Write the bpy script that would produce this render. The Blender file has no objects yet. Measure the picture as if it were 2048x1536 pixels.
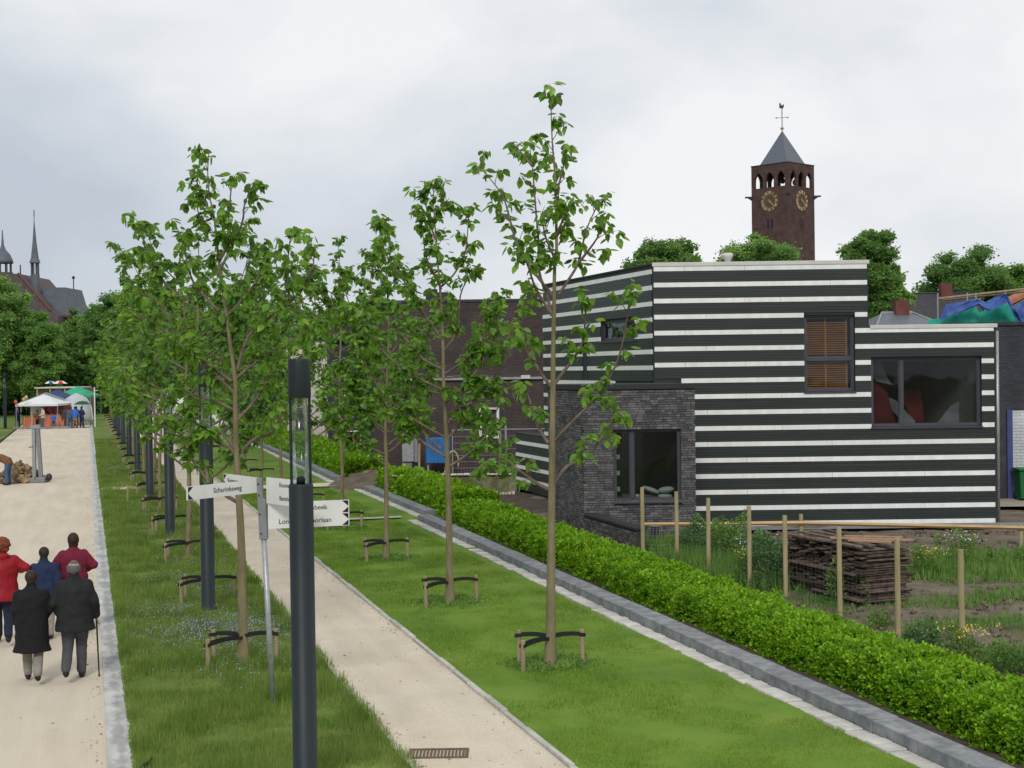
import bpy, bmesh, math, random
import numpy as np
from mathutils import Vector, Matrix, Euler, noise

# ---------------------------------------------------------------- camera, sky, sun, exposure
SC = bpy.context.scene
COL = SC.collection
A = math.atan((1024-172)/2800)            # the lane runs along +Y; the view axis is turned this much to the right
SA, CA = math.sin(A), math.cos(A)
def C(x, y):
    """site grid aligned with the houses (x right, y away) -> world, where +Y is the lane"""
    return (x*CA + y*SA, -x*SA + y*CA)

cam_d = bpy.data.cameras.new('camera')
cam = bpy.data.objects.new('camera', cam_d); COL.objects.link(cam)
cam_d.sensor_width = 36; cam_d.lens = 2800/2048*36
cam_d.clip_start = 0.3; cam_d.clip_end = 3000
cam.location = (0, 0, 4.6)
cam.rotation_euler = (Matrix.Rotation(-A, 3, 'Z') @ Matrix.Rotation(math.pi/2-33/2800, 3, 'X') @ Matrix.Rotation(-0.0135, 3, 'Z')).to_euler()
SC.camera = cam
SC.view_settings.view_transform = 'Standard'
SC.view_settings.look = 'None'
SC.view_settings.gamma = 1
SC.view_settings.use_curve_mapping = False
SC.view_settings.exposure = 0.05

SUN_EL, SUN_AZ = math.radians(37), math.radians(204)   # azimuth clockwise from +Y
world = bpy.data.worlds.new('World'); SC.world = world; world.use_nodes = True
wn, wl = world.node_tree.nodes, world.node_tree.links
wn.clear()
w_out = wn.new('ShaderNodeOutputWorld'); w_bg = wn.new('ShaderNodeBackground'); w_bg.inputs[1].default_value = 0.1
sky = wn.new('ShaderNodeTexSky'); sky.sky_type = 'NISHITA'; sky.sun_disc = False
sky.sun_elevation = SUN_EL; sky.sun_rotation = SUN_AZ
tc = wn.new('ShaderNodeTexCoord')
mp = wn.new('ShaderNodeMapping'); mp.inputs['Scale'].default_value = (1.0, 1.0, 1.8); mp.inputs['Location'].default_value = (0.37, 0.1, 0.25)
mp.inputs['Rotation'].default_value = (0.0, 0.22, 0.0)
wl.new(tc.outputs['Generated'], mp.inputs[0])
n1 = wn.new('ShaderNodeTexNoise'); n1.inputs['Scale'].default_value = 2.9; n1.inputs['Detail'].default_value = 6; n1.inputs['Roughness'].default_value = .5; n1.inputs['Distortion'].default_value = .12
wl.new(mp.outputs[0], n1.inputs['Vector'])
# the cloud deck is thinner (brighter) high up and to the east, thicker to the west
sp = wn.new('ShaderNodeSeparateXYZ'); wl.new(tc.outputs['Generated'], sp.inputs[0])
m1 = wn.new('ShaderNodeMath'); m1.operation = 'MULTIPLY_ADD'; m1.inputs[1].default_value = .55; wl.new(sp.outputs[0], m1.inputs[0])
m2 = wn.new('ShaderNodeMath'); m2.operation = 'MULTIPLY_ADD'; m2.inputs[1].default_value = .55; wl.new(sp.outputs[2], m2.inputs[0]); m2.inputs[2].default_value = -0.15
wl.new(m2.outputs[0], m1.inputs[2])
m3 = wn.new('ShaderNodeMath'); m3.operation = 'ADD'; wl.new(n1.outputs[0], m3.inputs[0]); wl.new(m1.outputs[0], m3.inputs[1])
rmp = wn.new('ShaderNodeValToRGB')
rmp.color_ramp.elements[0].position = .34; rmp.color_ramp.elements[0].color = (.51, .56, .635, 1)
rmp.color_ramp.elements[1].position = .70; rmp.color_ramp.elements[1].color = (.88, .89, .905, 1)
e = rmp.color_ramp.elements.new(.50); e.color = (.64, .68, .735, 1)
wl.new(m3.outputs[0], rmp.inputs[0])
sc_ = wn.new('ShaderNodeVectorMath'); sc_.operation = 'SCALE'; sc_.inputs['Scale'].default_value = 10.0
wl.new(rmp.outputs[0], sc_.inputs[0])
mx = wn.new('ShaderNodeMix'); mx.data_type = 'RGBA'; mx.inputs[0].default_value = .95
wl.new(sky.outputs[0], mx.inputs[6]); wl.new(sc_.outputs[0], mx.inputs[7])
wl.new(mx.outputs[2], w_bg.inputs[0]); wl.new(w_bg.outputs[0], w_out.inputs[0])

sun_d = bpy.data.lights.new('sun', 'SUN'); sun_d.energy = 1.55; sun_d.angle = math.radians(14); sun_d.color = (1, .97, .92)
sun = bpy.data.objects.new('sun', sun_d); COL.objects.link(sun)
sun_dir = Vector((math.sin(SUN_AZ)*math.cos(SUN_EL), math.cos(SUN_AZ)*math.cos(SUN_EL), math.sin(SUN_EL)))
sun.rotation_euler = sun_dir.to_track_quat('Z', 'Y').to_euler()
sun.location = (0, 0, 60)

# ---------------------------------------------------------------- helpers
random.seed(7); RNG = np.random.default_rng(7)
U = random.uniform
ORD = ['nearest', 'second', 'third', 'fourth', 'fifth', 'sixth', 'seventh', 'eighth', 'ninth', 'tenth', 'eleventh', 'twelfth', 'thirteenth',
       'fourteenth', 'fifteenth', 'sixteenth', 'seventeenth', 'eighteenth', 'nineteenth', 'twentieth']

def mat(name, c1, c2=None, scale=4, rough=.8, bump=0, bscale=None, metal=0, spec=.3, detail=4, lo=.35, hi=.65, coord='pos', stretch=None, island=0, c3=None):
    m = bpy.data.materials.new(name); m.use_nodes = True
    n, l = m.node_tree.nodes, m.node_tree.links
    b = n['Principled BSDF']; b.inputs['Roughness'].default_value = rough; b.inputs['Metallic'].default_value = metal
    b.inputs['Specular IOR Level'].default_value = spec
    c2 = c2 or tuple(x*.8 for x in c1)
    g = n.new('ShaderNodeNewGeometry') if coord == 'pos' else n.new('ShaderNodeTexCoord')
    vec = g.outputs['Position'] if coord == 'pos' else g.outputs['Object']
    if stretch:
        mp = n.new('ShaderNodeMapping'); mp.inputs['Scale'].default_value = stretch; l.new(vec, mp.inputs[0]); vec = mp.outputs[0]
    t = n.new('ShaderNodeTexNoise'); t.inputs['Scale'].default_value = scale; t.inputs['Detail'].default_value = detail; t.inputs['Roughness'].default_value = .6
    l.new(vec, t.inputs['Vector'])
    r = n.new('ShaderNodeValToRGB'); r.color_ramp.elements[0].position = lo; r.color_ramp.elements[1].position = hi
    r.color_ramp.elements[0].color = (*c1, 1); r.color_ramp.elements[1].color = (*c2, 1)
    if c3: ee = r.color_ramp.elements.new((lo+hi)/2); ee.color = (*c3, 1)
    l.new(t.outputs[0], r.inputs[0]); out = r.outputs[0]
    if island:
        gi = n.new('ShaderNodeNewGeometry'); hs = n.new('ShaderNodeHueSaturation')
        mr = n.new('ShaderNodeMapRange'); mr.inputs[3].default_value = 1-island; mr.inputs[4].default_value = 1+island
        oi = n.new('ShaderNodeObjectInfo'); ad = n.new('ShaderNodeMath'); ad.operation = 'ADD'; fr = n.new('ShaderNodeMath'); fr.operation = 'FRACT'
        l.new(gi.outputs['Random Per Island'], ad.inputs[0]); l.new(oi.outputs['Random'], ad.inputs[1]); l.new(ad.outputs[0], fr.inputs[0])
        l.new(fr.outputs[0], mr.inputs[0]); l.new(mr.outputs[0], hs.inputs['Value']); l.new(out, hs.inputs['Color']); out = hs.outputs[0]
    l.new(out, b.inputs['Base Color'])
    if bump:
        t2 = n.new('ShaderNodeTexNoise'); t2.inputs['Scale'].default_value = bscale or scale*6; t2.inputs['Detail'].default_value = 5
        l.new(vec, t2.inputs['Vector'])
        bp = n.new('ShaderNodeBump'); bp.inputs['Strength'].default_value = 1; bp.inputs['Distance'].default_value = bump
        l.new(t2.outputs[0], bp.inputs['Height']); l.new(bp.outputs[0], b.inputs['Normal'])
    m['bsdf_out'] = 1
    return m

def leafmat(name, c1, c2, trans=.4, scale=1.2, rough=.5, spec=.25, var=.3):
    m = mat(name, c1, c2, scale=scale, rough=rough, spec=spec, island=var)
    n, l = m.node_tree.nodes, m.node_tree.links
    b = n['Principled BSDF']; src = b.inputs['Base Color'].links[0].from_socket
    tr = n.new('ShaderNodeBsdfTranslucent')
    hs = n.new('ShaderNodeHueSaturation'); hs.inputs['Hue'].default_value = .48; hs.inputs['Value'].default_value = 1.7; l.new(src, hs.inputs['Color']); l.new(hs.outputs[0], tr.inputs[0])
    ms = n.new('ShaderNodeMixShader'); ms.inputs[0].default_value = trans
    l.new(b.outputs[0], ms.inputs[1]); l.new(tr.outputs[0], ms.inputs[2])
    l.new(ms.outputs[0], n['Material Output'].inputs[0])
    return m

def brickmat(name, c1, c2, mortar, bw=.22, bh=.065, bump=.01, rough=.85):
    m = bpy.data.materials.new(name); m.use_nodes = True
    n, l = m.node_tree.nodes, m.node_tree.links; b = n['Principled BSDF']; b.inputs['Roughness'].default_value = rough; b.inputs['Specular IOR Level'].default_value = .2
    g = n.new('ShaderNodeTexCoord'); s = n.new('ShaderNodeSeparateXYZ'); l.new(g.outputs['Object'], s.inputs[0])
    ad = n.new('ShaderNodeMath'); ad.operation = 'ADD'; l.new(s.outputs[0], ad.inputs[0]); l.new(s.outputs[1], ad.inputs[1])
    cx = n.new('ShaderNodeCombineXYZ'); l.new(ad.outputs[0], cx.inputs[0]); l.new(s.outputs[2], cx.inputs[1])
    t = n.new('ShaderNodeTexBrick'); t.inputs['Scale'].default_value = 1; t.inputs['Brick Width'].default_value = bw; t.inputs['Row Height'].default_value = bh
    t.inputs['Mortar Size'].default_value = .008; t.inputs['Color1'].default_value = (*c1, 1); t.inputs['Color2'].default_value = (*c2, 1); t.inputs['Mortar'].default_value = (*mortar, 1)
    l.new(cx.outputs[0], t.inputs['Vector'])
    no = n.new('ShaderNodeTexNoise'); no.inputs['Scale'].default_value = .9; no.inputs['Detail'].default_value = 8; l.new(g.outputs['Object'], no.inputs['Vector'])
    hs = n.new('ShaderNodeHueSaturation'); mr = n.new('ShaderNodeMapRange'); mr.inputs[1].default_value = .3; mr.inputs[2].default_value = .7; mr.inputs[3].default_value = .78; mr.inputs[4].default_value = 1.22
    l.new(no.outputs[0], mr.inputs[0]); l.new(mr.outputs[0], hs.inputs['Value']); l.new(t.outputs[0], hs.inputs['Color']); l.new(hs.outputs[0], b.inputs['Base Color'])
    bp = n.new('ShaderNodeBump'); bp.invert = True; bp.inputs['Distance'].default_value = bump; l.new(t.outputs['Fac'], bp.inputs['Height']); l.new(bp.outputs[0], b.inputs['Normal'])
    return m

def glassmat(name, tint=(.75, .78, .78), refl=.10, rg=.03, k=.9):
    m = bpy.data.materials.new(name); m.use_nodes = True
    n, l = m.node_tree.nodes, m.node_tree.links; n.remove(n['Principled BSDF'])
    t = n.new('ShaderNodeBsdfTransparent'); t.inputs[0].default_value = (*tint, 1)
    g = n.new('ShaderNodeBsdfGlossy'); g.inputs['Roughness'].default_value = rg; g.inputs[0].default_value = (.9, .92, .95, 1)
    no = n.new('ShaderNodeTexNoise'); no.inputs['Scale'].default_value = .7; bp = n.new('ShaderNodeBump'); bp.inputs['Distance'].default_value = .012
    gg = n.new('ShaderNodeNewGeometry'); l.new(gg.outputs['Position'], no.inputs['Vector']); l.new(no.outputs[0], bp.inputs['Height']); l.new(bp.outputs[0], g.inputs['Normal'])
    f = n.new('ShaderNodeFresnel'); f.inputs[0].default_value = 1.5
    a = n.new('ShaderNodeMath'); a.operation = 'MULTIPLY_ADD'; a.inputs[1].default_value = k; a.inputs[2].default_value = refl; l.new(f.outputs[0], a.inputs[0])
    ms = n.new('ShaderNodeMixShader'); l.new(a.outputs[0], ms.inputs[0]); l.new(t.outputs[0], ms.inputs[1]); l.new(g.outputs[0], ms.inputs[2])
    l.new(ms.outputs[0], n['Material Output'].inputs[0])
    return m

class MB:
    """mesh builder"""
    def __init__(s): s.v = []; s.f = []
    def box(s, x0, x1, y0, y1, z0, z1, M=None):
        o = len(s.v)
        p = [(x0, y0, z0), (x1, y0, z0), (x1, y1, z0), (x0, y1, z0), (x0, y0, z1), (x1, y0, z1), (x1, y1, z1), (x0, y1, z1)]
        if M is not None: p = [tuple(M @ Vector(q)) for q in p]
        s.v += p
        s.f += [tuple(o+i for i in q) for q in ((0, 3, 2, 1), (4, 5, 6, 7), (0, 1, 5, 4), (1, 2, 6, 5), (2, 3, 7, 6), (3, 0, 4, 7))]
        return s
    def obox(s, O, Ud, N, u0, u1, z0, z1, n0, n1):
        """box on a vertical wall: O origin, Ud unit along, N unit outward"""
        o = len(s.v)
        for (u, n, z) in ((u0, n0, z0), (u1, n0, z0), (u1, n1, z0), (u0, n1, z0), (u0, n0, z1), (u1, n0, z1), (u1, n1, z1), (u0, n1, z1)):
            s.v.append((O[0]+Ud[0]*u+N[0]*n, O[1]+Ud[1]*u+N[1]*n, z))
        s.f += [tuple(o+i for i in q) for q in ((0, 3, 2, 1), (4, 5, 6, 7), (0, 1, 5, 4), (1, 2, 6, 5), (2, 3, 7, 6), (3, 0, 4, 7))]
        return s
    def tube(s, pts, rad, n=8, cap=True, flat=1.0, flatdir=None):
        pts = [Vector(p) for p in pts]; k = len(pts)
        if not hasattr(rad, '__len__'): rad = [rad]*k
        o = len(s.v); ref = Vector((.013, .97, .05)) if flatdir is None else Vector(flatdir)
        for i, p in enumerate(pts):
            d = (pts[min(i+1, k-1)]-pts[max(i-1, 0)])
            d = d.normalized() if d.length > 1e-9 else Vector((0, 0, 1))
            b = d.cross(ref)
            if b.length < .05: b = d.cross(Vector((1, 0, 0)))
            b.normalize(); a = b.cross(d).normalized()
            for j in range(n):
                t = 2*math.pi*j/n
                s.v.append(tuple(p + b*math.cos(t)*rad[i] + a*math.sin(t)*rad[i]*flat))
        for i in range(k-1):
            for j in range(n):
                s.f.append((o+i*n+j, o+i*n+(j+1) % n, o+(i+1)*n+(j+1) % n, o+(i+1)*n+j))
        if cap:
            s.f.append(tuple(o+j for j in range(n))[::-1]); s.f.append(tuple(o+(k-1)*n+j for j in range(n)))
        return s
    def lathe(s, prof, n=24, c=(0, 0, 0), sy=1.0, M=None):
        o = len(s.v)
        for r, z in prof:
            for j in range(n):
                t = 2*math.pi*j/n; p = Vector((c[0]+r*math.cos(t), c[1]+r*sy*math.sin(t), c[2]+z))
                if M is not None: p = M @ p
                s.v.append(tuple(p))
        for i in range(len(prof)-1):
            for j in range(n):
                s.f.append((o+i*n+j, o+i*n+(j+1) % n, o+(i+1)*n+(j+1) % n, o+(i+1)*n+j))
        s.f.append(tuple(o+j for j in range(n))[::-1]); s.f.append(tuple(o+(len(prof)-1)*n+j for j in range(n)))
        return s
    def ell(s, c, r, n=14, m=9, M=None):
        prof = [(max(.02, math.sin(math.pi*i/m)), -math.cos(math.pi*i/m)) for i in range(m+1)]
        T = Matrix.Translation(Vector(c)) @ (M.to_4x4() if M is not None else Matrix()) @ Matrix.Diagonal((r[0], r[1], r[2], 1))
        return s.lathe(prof, n, M=T)
    def prism(s, poly, y0, y1, M=None):
        """polygon in x,z extruded along y"""
        o = len(s.v); k = len(poly)
        for y in (y0, y1):
            for (x, z) in poly:
                p = Vector((x, y, z)); p = M @ p if M is not None else p; s.v.append(tuple(p))
        s.f.append(tuple(o+i for i in range(k))); s.f.append(tuple(o+k+i for i in range(k))[::-1])
        for i in range(k): s.f.append((o+i, o+k+i, o+k+(i+1) % k, o+(i+1) % k))
        return s
    def poly(s, pts):
        o = len(s.v); s.v += [tuple(p) for p in pts]; s.f.append(tuple(range(o, o+len(pts)))); return s
    def mesh(s, name, smooth=False):
        me = bpy.data.meshes.new(name); me.from_pydata(s.v, [], s.f); me.update()
        if smooth: me.polygons.foreach_set('use_smooth', [True]*len(me.polygons))
        return me
    def build(s, name, m, parent=None, smooth=False, bevel=0, **kw):
        me = s.mesh(name, smooth)
        bm = bmesh.new(); bm.from_mesh(me); bmesh.ops.recalc_face_normals(bm, faces=bm.faces)
        if bevel: bmesh.ops.bevel(bm, geom=[e for e in bm.edges if e.calc_face_angle(0) > .6], offset=bevel, segments=1, affect='EDGES', clamp_overlap=True)
        bm.to_mesh(me); bm.free()
        return obj(name, me, m, parent, **kw)

def obj(name, me, m=None, parent=None, label=None, cat=None, group=None, kind=None, loc=None, rot=None):
    o = bpy.data.objects.new(name, me); COL.objects.link(o)
    if m is not None and me is not None and hasattr(me, 'materials') and not me.materials: me.materials.append(m)
    if parent is not None: o.parent = parent
    if loc is not None: o.location = loc
    if rot is not None: o.rotation_euler = rot
    tag(o, label, cat, group, kind)
    return o
def tag(o, label=None, cat=None, group=None, kind=None):
    if label: o['label'] = label
    if cat: o['category'] = cat
    if group: o['group'] = group
    if kind: o['kind'] = kind
    return o
def thing(name, loc, rz=0, label=None, cat=None, group=None, rot=None):
    return obj(name, None, None, None, label, cat, group, None, loc, rot or (0, 0, rz))
KIDS = {}
def copytree(src, loc=None, rz=None, label=None, rot=None, scale=None):
    kids = KIDS.get(src.name)
    if kids is None:
        kids = {}
        for o in bpy.data.objects:
            if o.parent: kids.setdefault(o.parent.name, []).append(o)
        KIDS[src.name] = kids
    def cp(o, par):
        c = o.copy(); COL.objects.link(c); c.parent = par
        for k in kids.get(o.name, []): cp(k, c)
        return c
    c = cp(src, None)
    if loc is not None: c.location = loc
    if rz is not None: c.rotation_euler = (0, 0, rz)
    if rot is not None: c.rotation_euler = rot
    if scale is not None: c.scale = (scale,)*3
    if label: c['label'] = label
    return c
def npmesh(name, V, F, smooth=False):
    """V (n,3) float, F (m,k) int"""
    me = bpy.data.meshes.new(name); V = np.asarray(V, dtype=np.float32); F = np.asarray(F, dtype=np.int32)
    m, k = F.shape
    me.vertices.add(len(V)); me.vertices.foreach_set('co', V.ravel())
    me.loops.add(m*k); me.loops.foreach_set('vertex_index', F.ravel())
    me.polygons.add(m); me.polygons.foreach_set('loop_start', np.arange(0, m*k, k, dtype=np.int32))
    try: me.polygons.foreach_set('loop_total', np.full(m, k, dtype=np.int32))
    except Exception: pass
    if smooth: me.polygons.foreach_set('use_smooth', np.ones(m, dtype=bool))
    me.update(calc_edges=True); me.validate()
    return me

# leaf template along +Y, normal +Z, length 1
LEAF_V = np.array([(0, 0, 0), (0, .33, .05), (0, .66, .02), (0, 1, -.13), (-.25, .20, .0), (-.32, .46, -.05), (-.19, .76, -.08), (.25, .20, .0), (.32, .46, -.05), (.19, .76, -.08)], dtype=float)
LEAF_F = [(0, 1, 4, 4), (1, 2, 5, 4), (2, 3, 6, 5), (0, 7, 1, 1), (1, 7, 8, 2), (2, 8, 9, 3)]
LEAF_T = np.array([(0, 1, 4), (4, 1, 5), (1, 2, 5), (5, 2, 6), (2, 3, 6), (0, 7, 1), (1, 7, 8), (1, 8, 2), (2, 8, 9), (2, 9, 3)])
QUAD_V = np.array([(0, 0, 0), (.32, .5, .06), (0, 1, -.05), (-.32, .5, .06)], dtype=float)
QUAD_F = np.array([(0, 1, 2, 3)])
def frames(yaw, pitch, roll):
    """rotation matrices (n,3,3) columns = x,y,z axes; y axis = leaf direction"""
    cy, sy = np.cos(yaw), np.sin(yaw); cp, sp = np.cos(pitch), np.sin(pitch); cr, sr = np.cos(roll), np.sin(roll)
    y = np.stack([cy*cp, sy*cp, sp], -1); x0 = np.stack([sy, -cy, np.zeros_like(cy)], -1); z0 = np.cross(x0, y)
    x = x0*cr[:, None]+z0*sr[:, None]; z = np.cross(x, y)
    return np.stack([x, y, z], -1)
def scatter(name, P, S, R, tv=QUAD_V, tf=QUAD_F, smooth=False):
    n = len(P); k = len(tv)
    V = np.einsum('nij,kj->nki', R, tv)*S[:, None, None] + P[:, None, :]
    F = (tf[None]+(np.arange(n)*k)[:, None, None]).reshape(-1, tf.shape[1])
    return npmesh(name, V.reshape(-1, 3), F, smooth)

def speckle(m, scale=55, amt=.16, track=None):
    n, l = m.node_tree.nodes, m.node_tree.links; b = n['Principled BSDF']; src = b.inputs['Base Color'].links[0].from_socket
    g = n.new('ShaderNodeNewGeometry'); v = n.new('ShaderNodeTexNoise'); v.inputs['Scale'].default_value = scale; v.inputs['Detail'].default_value = 3; l.new(g.outputs['Position'], v.inputs['Vector'])
    mr = n.new('ShaderNodeMapRange'); mr.inputs[1].default_value = .3; mr.inputs[2].default_value = .7; mr.inputs[3].default_value = 1-amt; mr.inputs[4].default_value = 1+amt; l.new(v.outputs[0], mr.inputs[0])
    w = n.new('ShaderNodeTexNoise'); w.inputs['Scale'].default_value = 1; w.inputs['Detail'].default_value = 6; mp = n.new('ShaderNodeMapping'); mp.inputs['Scale'].default_value = (2.6, .22, 1); l.new(g.outputs['Position'], mp.inputs[0]); l.new(mp.outputs[0], w.inputs['Vector'])
    m2 = n.new('ShaderNodeMapRange'); m2.inputs[1].default_value = .32; m2.inputs[2].default_value = .62; m2.inputs[3].default_value = .93; m2.inputs[4].default_value = 1.03; l.new(w.outputs[0], m2.inputs[0])
    mu = n.new('ShaderNodeMath'); mu.operation = 'MULTIPLY'; l.new(mr.outputs[0], mu.inputs[0]); l.new(m2.outputs[0], mu.inputs[1])
    hs = n.new('ShaderNodeHueSaturation'); l.new(mu.outputs[0], hs.inputs['Value']); l.new(src, hs.inputs['Color']); l.new(hs.outputs[0], b.inputs['Base Color'])
    return m
# ---------------------------------------------------------------- materials
M_sand = mat('sand_paving', (.56, .485, .375), (.64, .565, .45), scale=.9, rough=.92, bump=.004, bscale=70, lo=.3, hi=.7, stretch=(1, .35, 1))
M_sand2 = mat('sand_path', (.58, .50, .385), (.65, .575, .46), scale=.9, rough=.92, bump=.004, bscale=80)
M_gutter = mat('gutter_concrete', (.40, .40, .385), (.58, .575, .55), scale=3.5, rough=.75, bump=.004, bscale=30, lo=.38, hi=.6, stretch=(1, .45, 1))
n_, l_ = M_gutter.node_tree.nodes, M_gutter.node_tree.links
b_ = n_['Principled BSDF']; src_ = b_.inputs['Base Color'].links[0].from_socket      # damp dirt streak down the channel
g_ = n_.new('ShaderNodeNewGeometry'); s_ = n_.new('ShaderNodeSeparateXYZ'); l_.new(g_.outputs['Position'], s_.inputs[0])
q_ = n_.new('ShaderNodeMath'); q_.operation = 'SUBTRACT'; q_.inputs[1].default_value = .335; l_.new(s_.outputs[0], q_.inputs[0])
a_ = n_.new('ShaderNodeMath'); a_.operation = 'ABSOLUTE'; l_.new(q_.outputs[0], a_.inputs[0])
t_ = n_.new('ShaderNodeTexNoise'); t_.inputs['Scale'].default_value = 2.2; t_.inputs['Detail'].default_value = 6; l_.new(g_.outputs['Position'], t_.inputs['Vector'])
w_ = n_.new('ShaderNodeMath'); w_.operation = 'MULTIPLY_ADD'; w_.inputs[1].default_value = -.30; w_.inputs[2].default_value = .255; l_.new(t_.outputs[0], w_.inputs[0])
c_ = n_.new('ShaderNodeMath'); c_.operation = 'LESS_THAN'; 
d_ = n_.new('ShaderNodeMapRange'); d_.inputs[1].default_value = -.03; d_.inputs[2].default_value = .03; d_.inputs[3].default_value = .5; d_.inputs[4].default_value = 0
e_ = n_.new('ShaderNodeMath'); e_.operation = 'ADD'; l_.new(a_.outputs[0], e_.inputs[0])
f_ = n_.new('ShaderNodeMath'); f_.operation = 'MULTIPLY_ADD'; f_.inputs[1].default_value = .5; f_.inputs[2].default_value = -.30; l_.new(t_.outputs[0], f_.inputs[0]); l_.new(f_.outputs[0], e_.inputs[1]); l_.new(e_.outputs[0], d_.inputs[0])
n_.remove(w_); n_.remove(c_)
x_ = n_.new('ShaderNodeMix'); x_.data_type = 'RGBA'; l_.new(d_.outputs[0], x_.inputs[0]); l_.new(src_, x_.inputs[6]); x_.inputs[7].default_value = (.20, .20, .195, 1); l_.new(x_.outputs[2], b_.inputs['Base Color'])
M_stone = mat('pale_stone', (.46, .45, .41), (.60, .58, .52), scale=5, rough=.8, bump=.006, bscale=30, island=.14)
M_edge = mat('edging_stone', (.40, .385, .34), (.52, .50, .44), scale=5, rough=.8, bump=.006, island=.15)
M_kerb = mat('bluestone', (.15, .16, .17), (.28, .29, .295), scale=4.5, rough=.65, bump=.004, bscale=40, island=.12, spec=.4)
M_verge = mat('verge_ground', (.09, .155, .024), (.17, .22, .045), scale=.55, rough=.95, bump=.02, bscale=14, c3=(.12, .18, .03))
M_lawn = mat('lawn_ground', (.095, .185, .020), (.165, .25, .034), scale=.6, rough=.95, bump=.012, bscale=25, c3=(.13, .225, .02))
M_far = mat('field_ground', (.10, .11, .04), (.16, .14, .08), scale=.15, rough=.95, bump=.05, bscale=3)
M_soil = mat('soil', (.11, .085, .062), (.20, .165, .125), scale=1.3, rough=.95, bump=.05, bscale=6, c3=(.15, .12, .09), detail=8)
M_soil2 = mat('dark_soil', (.055, .042, .034), (.10, .08, .06), scale=3, rough=.95, bump=.04, bscale=12)
M_blade = leafmat('grass_blade', (.10, .19, .024), (.22, .29, .07), trans=.35, scale=1.1, rough=.6)
M_blade2 = leafmat('lawn_blade', (.11, .215, .018), (.195, .29, .034), trans=.35, scale=.9, rough=.6)
M_flower = mat('violet_petal', (.22, .21, .36), (.36, .34, .50), scale=8, rough=.7, island=.3)
M_yellow = mat('yellow_petal', (.65, .55, .04), (.7, .6, .1), scale=8, rough=.7)
M_whitep = mat('white_petal', (.65, .65, .6), (.8, .8, .75), scale=8, rough=.7)
M_hedge = leafmat('hedge_leaf', (.09, .245, .008), (.25, .45, .018), trans=.35, scale=5.5, rough=.45, var=.42)
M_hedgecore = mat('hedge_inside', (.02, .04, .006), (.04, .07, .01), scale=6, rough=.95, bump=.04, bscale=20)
M_leaf = leafmat('young_leaf', (.080, .200, .018), (.165, .318, .034), trans=.5, scale=3.5, rough=.36, spec=.45, var=.42)
M_leafb = leafmat('young_leaf_dark', (.064, .172, .020), (.132, .27, .034), trans=.5, scale=3.5, rough=.36, spec=.45, var=.42)
M_bark = mat('young_bark', (.15, .125, .065), (.235, .20, .115), scale=9, rough=.85, bump=.006, bscale=40, stretch=(1, 1, .25))
M_twig = mat('twig_bark', (.105, .075, .06), (.19, .15, .12), scale=6, rough=.8)
M_stake = mat('stake_wood', (.24, .19, .115), (.36, .29, .18), scale=8, rough=.85, bump=.004, bscale=30, stretch=(1, 1, .2))
M_strap = mat('black_rubber', (.012, .012, .013), (.022, .021, .02), scale=12, rough=.6)
M_lamp = mat('anthracite_paint', (.014, .021, .025), (.018, .026, .030), scale=2, rough=.5, spec=.3)
M_galv = mat('galvanised_steel', (.30, .315, .33), (.42, .43, .44), scale=14, rough=.45, metal=.5)
M_postgrey = mat('grey_post_paint', (.20, .205, .22), (.24, .245, .26), scale=6, rough=.5)
M_signw = mat('sign_white', (.66, .66, .64), (.72, .72, .70), scale=3, rough=.4)
M_black = mat('sign_black', (.012, .012, .014), (.018, .018, .02), scale=3, rough=.5)
M_brick = mat('dark_brick', (.085, .083, .088), (.14, .135, .135), scale=3, rough=.8, bump=.004, bscale=40, island=.42)
M_mortar = mat('dark_mortar', (.035, .034, .036), (.055, .053, .055), scale=6, rough=.95)
M_board = mat('dark_board', (.022, .031, .029), (.030, .040, .037), scale=2.5, rough=.38, spec=.5, stretch=(.3, .3, 2), island=.10)
M_white = mat('white_board', (.74, .75, .71), (.85, .86, .83), scale=1.6, rough=.45, island=.04, stretch=(3, 3, .8), detail=7)
M_coping = mat('coping_grey', (.55, .54, .50), (.62, .61, .57), scale=2, rough=.5)
M_frame = mat('window_frame_grey', (.055, .055, .068), (.07, .07, .082), scale=2, rough=.4, spec=.4)
M_dark = mat('interior_dark', (.02, .02, .022), (.035, .033, .033), scale=2, rough=.9)
M_inwall = mat('interior_wall', (.20, .20, .19), (.25, .25, .23), scale=2, rough=.9)
M_core = mat('wall_core', (.03, .035, .034), (.035, .04, .038), scale=2, rough=.8)
M_glass = glassmat('window_glass', (.80, .82, .81), -.012)
M_tubeg = glassmat('lamp_glass', (.80, .85, .80), .03, .16, .35)
M_blind = mat('orange_wood_blind', (.48, .19, .05), (.60, .26, .08), scale=5, rough=.6, stretch=(.2, 1, 1))
M_darkhouse = brickmat('brown_black_brick', (.068, .052, .052), (.092, .072, .070), (.055, .045, .045), .22, .065)
M_greyhouse = brickmat('blue_grey_brick', (.045, .05, .06), (.065, .07, .08), (.04, .042, .05), .22, .065)
M_tower = brickmat('red_brown_brick', (.080, .048, .043), (.112, .068, .060), (.085, .065, .06), .5, .16, .02)
M_slate = mat('slate_roof', (.105, .12, .145), (.135, .15, .175), scale=3, rough=.5, bump=.01, bscale=12)
M_slate2 = mat('dark_tile_roof', (.038, .036, .042), (.058, .055, .062), scale=5, rough=.7, bump=.02, bscale=20)
M_gold = mat('gilt', (.42, .34, .17), (.52, .44, .24), scale=4, rough=.4, metal=.3)
M_iron = mat('dark_iron', (.03, .03, .035), (.045, .045, .05), scale=4, rough=.5)
M_redtile = mat('orange_tile', (.34, .13, .07), (.44, .19, .10), scale=5, rough=.8)
M_redbrick = brickmat('red_chimney_brick', (.14, .04, .036), (.18, .055, .048), (.2, .12, .1), .22, .07)
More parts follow.
